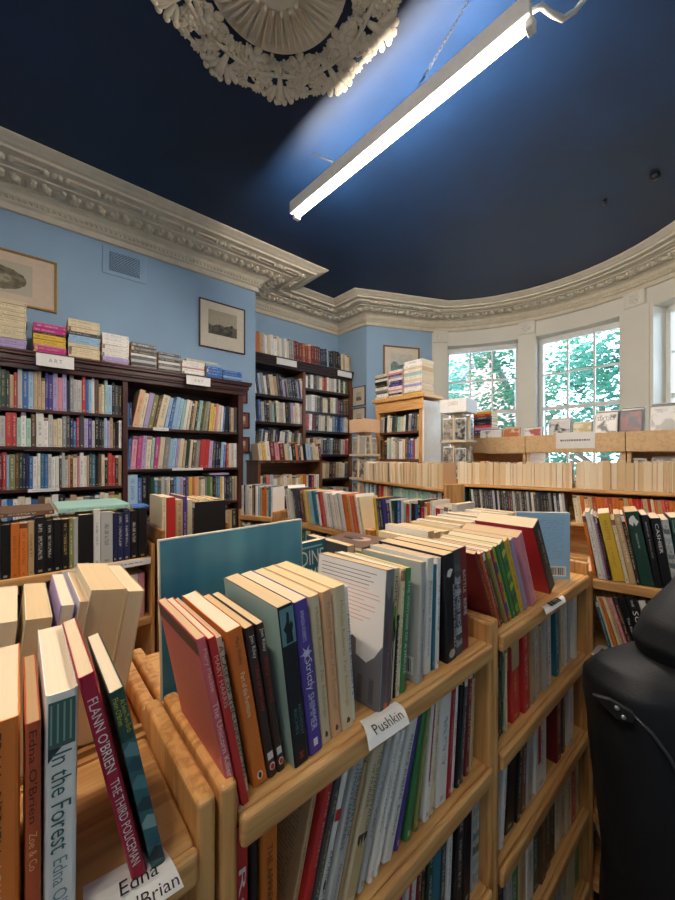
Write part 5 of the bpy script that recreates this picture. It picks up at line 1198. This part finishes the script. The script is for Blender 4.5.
        for k in range(6): S([(.05, .06 + k * .15), (.95, .1 + k * .15), (.6, .16 + k * .15), (.05, .14 + k * .15)], ('86b43c', '2f6a48', 'c0c848')[k % 3], 'spine_picture', -.0005 - k * .00003)
    elif e == 'redboard': Bd(rect(0, 0, 1, 1), 'a8282c', 'cover_board', .0004); S([(.1, .06), (.9, .04), (.9, .3), (.5, .4), (.1, .32)], '5a5248', 'spine_picture')
    elif e == 'redtab': S(rect(.1, .66, .95, .73), 'c02a2a', 'spine_tab'); S(ring(.5, .3, .18, .03), '2a2828', 'spine_emblem')
    elif e == 'torn': S([(.1, .05), (.9, .05), (.9, .38), (.7, .34), (.6, .40), (.5, .31), (.4, .39), (.25, .33), (.1, .37)], 'c4ab7c', 'spine_picture'); S([(.1, .38), (.3, .345), (.4, .4), (.5, .33), (.62, .42), (.72, .36), (.9, .4), (.9, .43), (.1, .42)], '3a3028', 'spine_picture', -.0007)
    elif e == 'redline': S(rect(.2, .32, .45, .97), 'b8282c', 'spine_line')
    elif e == 'tanboard': Bd(rect(.05, .62, .95, .98), 'b8a078', 'cover_panel'); S(rect(.05, .62, .95, .98), 'b8a078', 'spine_panel')
    elif e == 'emblem': S([(.15, .84), (.4, .80), (.5, .86), (.62, .80), (.9, .86), (.7, .9), (.6, .95), (.4, .94), (.2, .9)], 'd8d4cc', 'spine_emblem')
    elif e == 'nadine':
        Tb = Matrix(((0, 0, -1, -.0006), (-1, 0, 0, bk['d'] / 2), (0, 1, 0, 0), (0, 0, 0, 1)))
        text_mesh('lettering', 'NADINE', ink('e8e6de'), cov, Tb @ T3(0, bk['h'] * .82, 0), bk['d'] * .86, .030); text_mesh('lettering', 'GORDIMER', ink('e8e6de'), cov, Tb @ T3(0, bk['h'] * .62, 0), bk['d'] * .86, .026)
        Bd(rect(.1, .93, .9, .95), '9ac0c4', 'subtitle')
    elif e == 'hat':
        b = MB(); b.lathe([(.022, 0), (.022, .0004)], 16, T=Matrix(((0, 0, 1, bk['t'] + .0002), (1, 0, 0, .05), (0, 1, 0, .05), (0, 0, 0, 1)))); b.build('cover_picture', ink('c89a84'), cov)
        b = MB(); b.lathe([(.03, 0), (.03, .0004)], 16, T=Matrix(((0, 0, 1, bk['t'] + .0008), (1, 0, 0, .075), (0, .45, 0, .05), (0, 0, 0, 1)))); b.build('cover_picture', ink('3a2a2c'), cov)
    elif e == 'darkface':
        r = random.Random(4)
        for k in range(9): Bd([(.06, .2 + k * .08), (.94, .2 + k * .08 + r.uniform(-.01, .01)), (.94, .24 + k * .08), (.06, .235 + k * .08)], r.choice(('4a4844', '3a3836', '55524c')), 'cover_picture', .0005)
        Bd(rect(.2, .05, .8, .12), '8a8478', 'cover_title')
def build_book(bk):
    (V, Fs, UV, DE), (PV, PF, PUV) = bk['geo']
    kind = bk.get('kind', 'book'); root = thing(kind, bk['label'], 'disc case' if kind == 'disc_case' else 'book', bk['M'], ROWS[bk['rid']][1])
    cc = tone(bk); n = len(Fs)
    me = make_mesh('cover', V, Fs, UV, [M['cover']], [0] * n, [cc] * n, [hexc(bk['ink'])] * n, DE, [bk['seed']] * n)
    cov = bpy.data.objects.new('cover', me); COL.objects.link(cov); cov.parent = root
    if kind == 'book':
        n = len(PF); me = make_mesh('pages', PV, PF, PUV, [M['pages']], [0] * n, [hexc(bk['page'])] * n, [(0, 0, 0, 1)] * n, [0.] * n, [0.] * n)
        pg = bpy.data.objects.new('pages', me); COL.objects.link(pg); pg.parent = root
    else:
        b = MB(); b.box(.0012, .002, .001, bk['t'] - .0012, bk['d'] - .001, bk['h'] - .001); b.build('case_tray', M['blackmetal'], root)
    for tt in bk['title'] or []:
        body, hx, a, z_, wf = tt[:5]; xo = tt[5] if len(tt) > 5 else 0
        t, h = bk['t'], bk['h']; ln = (z_ - a) * h; cz = h * (1 - (a + z_) / 2)
        T = Matrix(((0, 1, 0, t * (.5 + xo)), (0, 0, -1, -.0011), (-1, 0, 0, cz), (0, 0, 0, 1)))
        text_mesh('title', body, ink(hx), cov, T, ln, t * wf, .0)
    if bk['extra']: extras(cov, bk)
    return root
for i in sorted(KEEP): build_book(BOOKS[i])
# everything smaller: one mass
V, Fs, UV, mi, cols, inks, de, se = [], [], [], [], [], [], [], []
for i, bk in enumerate(BOOKS):
    if i in KEEP or (bk.get('kind') and hits[i] == 0): continue
    cc = tone(bk)
    (a, f, u, d_), (pv, pf, pu) = bk['geo']
    for vs, fs, us, dd, k, c in ((a, f, u, d_, 0, cc), (pv, pf, pu, [0.] * len(pf), 1, hexc(bk['page']))):
        o = len(V); V += [tuple(bk['M'] @ Vector(v)) for v in vs]; Fs += [tuple(q + o for q in x) for x in fs]; UV += us
        mi += [k] * len(fs); cols += [c] * len(fs); inks += [hexc(bk['ink'])] * len(fs); de += dd; se += [bk['seed']] * len(fs)
me = make_mesh('book_stock', V, Fs, UV, [M['cover'], M['pages']], mi, cols, inks, de, se)
o = bpy.data.objects.new('book_stock', me); COL.objects.link(o)
tag(o, 'the many smaller and half hidden books filling the further shelves', 'books', kind='stuff')
print('BOOKS', len(BOOKS), 'kept', len(KEEP), 'in view', sum(1 for h_ in hits if h_ > 0), 'min kept', min(hits[i] for i in KEEP))

# ------------------------------------------------------------------ teal board standing behind the books
m = NT('teal_board_face'); tc = m.obj()
f = m.noise(m.mapping(tc, (14, 1, 1.2)), 1., 2); f2 = m.noise(m.mapping(tc, (3, 1, 9)), 1., 3)
teal = m.bsdf(m.ramp(m.math('ADD', m.math('MULTIPLY', f, .6), m.math('MULTIPLY', f2, .4)), [(.35, hexc('1c6482')), (.65, hexc('5a9cac'))]), .28, spec=.5)
p = at(167, 544, Y=.545)
root = thing('display_board', 'large teal board with cream edges standing behind the front books', 'board', T3(.149, .538, PZ[0] + .0004) @ Matrix.Rotation(R(-.8), 4, 'Y') @ Matrix.Rotation(R(-1.), 4, 'X'))
b = MB(); b.box(0, .0012, .0036, .242, .0075, .243); b.build('board', plain('board_edge', 'e0d4bc', .6), root)
b = MB(); b.box(.002, 0, .0055, .240, .0011, .241); b.build('printed_face', teal, root)

# ------------------------------------------------------------------ paper name cards lying over shelf edges
def paper(label, pts, lines, tcol='2a2626', marks=False):
    """pts: four world corners (top left, top right, bottom right, bottom left), gently curved sheet"""
    c = sum(pts, Vector()) / 4; root = thing('name_card', label, 'name card', Matrix.Translation(c), 'paper name cards')
    tl, tr, br, bl = [p - c for p in pts]; n = (tr - tl).cross(bl - tl).normalized(); n = -n if n.z < 0 else n
    b = MB(); N = 6; vs = []
    for k in range(N + 1):
        t = k / N; sag = n * (.0035 * math.sin(math.pi * t) )
        for q0, q1 in ((tl, bl), (tr, br)): p_ = q0.lerp(q1, t); p_.z = q0.z + (q1.z - q0.z) * t ** 3; vs.append(p_ + sag)
    nv = len(vs); vs2 = vs + [v + n * .0005 for v in vs]; fs = []
    for k in range(N):
        a = 2 * k; fs += [(a, a + 2, a + 3, a + 1), (nv + a, nv + a + 1, nv + a + 3, nv + a + 2), (a, nv + a, nv + a + 2, a + 2), (a + 1, a + 3, nv + a + 3, nv + a + 1)]
    fs += [(0, 1, nv + 1, nv), (nv - 2, nv * 2 - 2, nv * 2 - 1, nv - 1)]
    b.add(vs2, fs, smooth=False); b.build('sheet', M['card'], root)
    ux = ((tr + br) - (tl + bl)).normalized(); uy = n.cross(ux)
    for txt, fx, fy, w, h in lines:
        t0_, b0_ = tl.lerp(tr, fx), bl.lerp(br, fx); o = t0_.lerp(b0_, fy); o.z = t0_.z + (b0_.z - t0_.z) * fy ** 3; o = o + n * (.0022 + .0035 * math.sin(math.pi * fy))
        T = Matrix(((ux.x, uy.x, n.x, o.x), (ux.y, uy.y, n.y, o.y), (ux.z, uy.z, n.z, o.z), (0, 0, 0, 1)))
        if marks:
            bb = MB(); r = random.Random(2); x = -w / 2
            while x < w / 2: l = min(r.uniform(.1, .2) * w, w / 2 - x); bb.box(x, -h / 2, 0, x + l, h / 2, .0002, T=T); x += l + .05 * w
            bb.build('lettering', M['ink'], root)
        else: text_mesh('lettering', txt, ink(tcol), root, T, w, h)
zc = Zr(-.3545)
paper('white paper card with one dark printed word, drooping over the pine shelf edge', [Vector((.346, .352, zc)), Vector((.413, .346, zc)), Vector((.408, .316, zc - .013)), Vector((.333, .321, zc - .015))], [('Pushkin', .52, .68, .052, .0125)])
paper('white paper card with two lines of dark lettering under the crimson book', [Vector((.040, .366, zc)), Vector((.098, .360, zc)), Vector((.104, .314, zc - .003)), Vector((.036, .318, zc - .003))], [('Edna', .60, .52, .028, .0115), ("O'Brian", .66, .86, .042, .0115)])
paper('small white printed card on the shelf edge below the red and black book', [at(541, 607, Z=-.354), at(561, 596, Z=-.354), at(566, 602, Z=-.36), at(546, 615, Z=-.36)], [('', .5, .5, .06, .012)], marks=True)
paper('small white printed card on the shelf edge beside the jacket collar', [at(590, 654, Z=-.606), at(598, 645, Z=-.606), at(613, 651, Z=-.612), at(604, 662, Z=-.612)], [('', .5, .5, .03, .006)], marks=True)

# ------------------------------------------------------------------ black jacket hanging on a stand at the end of the aisle
JK = .75; jc = Vector((FW[0] + .99 * RT[0], FW[1] + .99 * RT[1])) * JK     # where it hangs
ax = Vector((RT[0], RT[1])); ay = Vector((FW[0], FW[1]))
JM = Matrix(((ax.x, ay.x, 0, jc.x), (ax.y, ay.y, 0, jc.y), (0, 0, 1, 0), (0, 0, 0, 1)))
m = NT('black_leather'); nz = m.noise(m.obj(), 9., 3); n2 = m.noise(m.obj(), 220., 2)
leather = m.bsdf(m.ramp(nz, [(.3, hexc('0d0e11')), (.7, hexc('17181c'))]), m.math('ADD', m.math('MULTIPLY', nz, .3), .42), bump=m.math('ADD', nz, m.math('MULTIPLY', n2, .12)), bdist=.012, bstr=.3, spec=.35)
lining = plain('dark_lining', '09090b', .6)
root = thing('jacket', 'black leather jacket with a raised collar hanging at the end of the aisle', 'jacket', JM)
def loft(rows, n=40, fold=.012, seed=0, cap=True):
    b = MB(); vs = []
    for z, cx, w, d, cy in rows:
        for k in range(n):
            a = 2 * math.pi * k / n; c, s = math.cos(a), math.sin(a)
            x = cx + w * (abs(c) ** .85) * (1 if c > 0 else -1); y = cy + d * (abs(s) ** .85) * (1 if s > 0 else -1)
            q = mnoise.noise(Vector((x * 9 + seed, z * 4.5, y * 9))) * fold + mnoise.noise(Vector((x * 22, z * 10 + seed, y * 22))) * fold * .35
            vs.append((x + c * q, y + s * q, Zr(z)))
    m_ = len(rows); fs = [(i * n + k, (i + 1) * n + k, (i + 1) * n + (k + 1) % n, i * n + (k + 1) % n) for i in range(m_ - 1) for k in range(n)]
    if cap: fs += [tuple(range(n)), tuple(range(m_ * n - 1, (m_ - 1) * n - 1, -1))]
    return b.add(vs, fs, smooth=True)
def densify(rows, k=4):
    out = []
    for a, b_ in zip(rows, rows[1:]):
        for i in range(k): t = i / k; t = t * t * (3 - 2 * t) * .5 + t * .5; out.append(tuple(p + (q - p) * t for p, q in zip(a, b_)))
    return out + [rows[-1]]
body = [(-.395, .03, .10, .06, 0), (-.405, .02, .15, .085, 0), (-.425, .005, .185, .10, 0), (-.455, 0, .212, .11, 0), (-.50, 0, .216, .115, 0), (-.58, 0, .208, .118, 0), (-.70, .0, .196, .12, 0), (-.85, .01, .188, .12, 0), (-1.0, .015, .192, .12, 0), (-1.12, .02, .196, .122, 0)]
loft(densify(body), 48, .013, 1).build('body', leather, root)
collar = [(-.235, .06, .055, .045, -.01), (-.25, .05, .088, .062, -.01), (-.285, .04, .112, .075, -.012), (-.33, .03, .138, .086, -.014), (-.375, .025, .150, .092, -.014), (-.412, .03, .140, .088, -.008), (-.43, .04, .11, .07, 0)]
loft(densify(collar), 44, .012, 5).build('collar', leather, root)
slv = [(-.43, .17, .05, .06, -.05), (-.47, .19, .075, .075, -.06), (-.60, .20, .082, .08, -.07), (-.80, .205, .075, .078, -.085), (-1.0, .2, .066, .07, -.10)]
loft(densify(slv), 30, .016, 9).build('sleeve', leather, root)
zt = Zr(-.47)
tabp = [(-.240, -.028, zt + .002), (-.224, -.056, zt + .010), (-.200, -.080, zt + .002), (-.201, -.081, zt - .016), (-.220, -.064, zt - .020)]
b = MB(); b.add(tabp + [(x + .006, y + .010, z) for x, y, z in tabp], [(0, 4, 3, 2, 1), (5, 6, 7, 8, 9), (0, 1, 6, 5), (1, 2, 7, 6), (2, 3, 8, 7), (3, 4, 9, 8), (4, 0, 5, 9)]); o = b.build('lapel_tab', lining, root, bevel=.002)
for x, y, z in ((-.219, -.0635, zt + .001), (-.2125, -.071, zt - .011)):
    b = MB(); b.lathe([(.0042, 0), (.0038, .0025), (.0015, .0036), (.0005, .0036)], 12, T=Matrix.Translation((x, y, z)) @ Matrix.Rotation(R(60), 4, 'X')); s = b.build('snap_button', M['metal'], root)
def front(x, z, lift=.006):          # a point on the jacket's front at height z
    for r0, r1 in zip(body, body[1:]):
        if r1[0] <= z <= r0[0]:
            t = (r0[0] - z) / (r0[0] - r1[0]); w = r0[2] + (r1[2] - r0[2]) * t; d = r0[3] + (r1[3] - r0[3]) * t
            c = max(-.99, min(.99, (x / w))); c = abs(c) ** (1 / .85); s = math.sqrt(max(0, 1 - c * c)); return Vector((x, -d * s ** .85 - lift, Zr(z)))
b = MB(); b.tube([front(x, z) for x, z in ((-.195, -.475), (-.172, -.50), (-.15, -.535), (-.13, -.58), (-.112, -.64), (-.10, -.72), (-.092, -.82), (-.088, -.95), (-.086, -1.08))], .0035, 6); o = b.build('zip', plain('zip_metal', '4a4a4c', .4, .6), root); o['label'] = 'dull metal zip'
root = thing('coat_stand', 'dark wooden coat stand under the black jacket', 'coat stand', JM)
b = MB(); b.tube([(0, 0, .03), (0, 0, Zr(-1.13))], .018, 12); b.build('pole', M['coat_stand'], root)
b = MB(); b.lathe([(.17, 0), (.17, .012), (.05, .035), (.02, .04)], 24); b.build('base', M['coat_stand'], root)

# ------------------------------------------------------------------ records standing in the browser boxes
def art(name, c1, c2, seed, sc=9):
    m = NT(name); f = m.noise(m.mapping(m.obj(), (sc, 1, sc), loc=(seed, 0, 0)), 1., 3)
    return m.bsdf(m.ramp(f, [(.46, hexc(c1)), (.54, hexc(c2))]), .35)
def sleeves(px0, px1, top, n, front_cols, where, seed, size=.31, step=.011, x0=3.935, txt=None, zz=.0756):
    r = random.Random(seed); y = (at(px0, 440, X=x0).y + at(px1, 440, X=x0).y) / 2; w = abs(at(px0, 440, X=x0).y - at(px1, 440, X=x0).y) - .012
    for k in range(n):
        Mt = frame((x0 + k * step + .004, y + r.uniform(-.004, .004), Zr(zz)), (0, -1)) @ Matrix.Rotation(R(-9 - r.random()), 4, 'X')
        c = front_cols[0] if k == 0 else r.choice(('e0dcd4', 'd8d4cc', 'c8c4bc', '6a6660', '3a3a3c', 'e6e2da', 'a89880'))
        lb = 'record sleeve facing out, %s' % where if k == 0 else 'record sleeve, %s behind the front one, %s' % (ORD[k - 1], where)
        root = thing('record_sleeve', lb, 'record', Mt, 'records in the window boxes')
        hh = top * (1.02 + .012 * k) * r.uniform(.98, 1.0) if k else top
        b = MB(); b.box(-w / 2, 0, 0, w / 2, .0045, hh); b.build('sleeve', plain('sleeve_%d_%d' % (seed, k), c, .45), root)
        if k == 0:
            b = MB(); b.box(-w * .46, -.0006, hh * .04, w * .46, -.0001, hh * .96); b.build('cover_art', art('cover_art_%d' % seed, front_cols[1], front_cols[2], seed), root)
            if txt: text_mesh('lettering', txt, ink('1c1c1e'), root, T3(0, -.0012, hh * .86) @ Matrix.Rotation(math.pi / 2, 4, 'X'), w * .8, .035)
sleeves(478, 500, .24, 4, ('e6e2da', 'd8d4ce', '8a8684'), 'first group from the colourful stack', 1, zz=.0756)
sleeves(501, 519, .25, 4, ('d8b090', 'b86a38', 'e0c8a8'), 'orange patterned group', 2)
sleeves(522, 541, .235, 4, ('e0dcd4', 'e0dcd4', 'b05048'), 'white and red group before the paper sign', 3)
sleeves(546, 569, .30, 7, ('d8d4cc', '2a2a2c', 'c8c4bc'), 'black and white group by the window post', 4)
sleeves(571, 591, .26, 5, ('c8b480', 'b89c58', 'd8cca8'), 'ochre group above the paper sign', 5)
sleeves(593, 617, .33, 10, ('e6e2da', 'e4e0d8', '5a5856'), 'black and white lettered group', 6, txt='SIXTIES')
sleeves(618, 642, .34, 11, ('4a2a2c', '7a2a2c', '2a2428'), 'dark red group', 7)
sleeves(648, 676, .35, 11, ('dcd8d0', 'd8d6d0', 'a8a49c'), 'white group beside the last window', 8)
sleeves(620, 646, .19, 5, ('c8c4bc', '8a8680', '5a5854'), 'grey group on the lower shelf', 9, zz=-.1946, x0=3.96)
sleeves(650, 676, .20, 5, ('b8b4ac', 'c4bcae', '6a6058'), 'pale group on the lower shelf', 10, zz=-.1946, x0=3.96)

# ------------------------------------------------------------------ light
w = bpy.data.worlds.new('sky'); scene.world = w; w.use_nodes = True; nt = w.node_tree; nt.nodes.clear()
bg = nt.nodes.new('ShaderNodeBackground'); bg.inputs[0].default_value = (.60, .79, 1., 1); bg.inputs[1].default_value = 5.5
ou = nt.nodes.new('ShaderNodeOutputWorld'); nt.links.new(bg.outputs[0], ou.inputs[0])
sl = bpy.data.lights.new('sun', 'SUN'); sl.energy = 3.; sl.angle = R(3); sl.color = (1, .93, .8)
so = bpy.data.objects.new('sun', sl); COL.objects.link(so); so.rotation_euler = (R(35), 0, R(150))
vs_ = scene.view_settings; vs_.view_transform = 'Standard'; vs_.look = 'None'; vs_.gamma = 1; vs_.use_curve_mapping = False; vs_.exposure = 0.8
scene.cycles.use_denoising = True
scene.cycles.max_bounces = 8; scene.cycles.diffuse_bounces = 5; scene.cycles.sample_clamp_indirect = 6
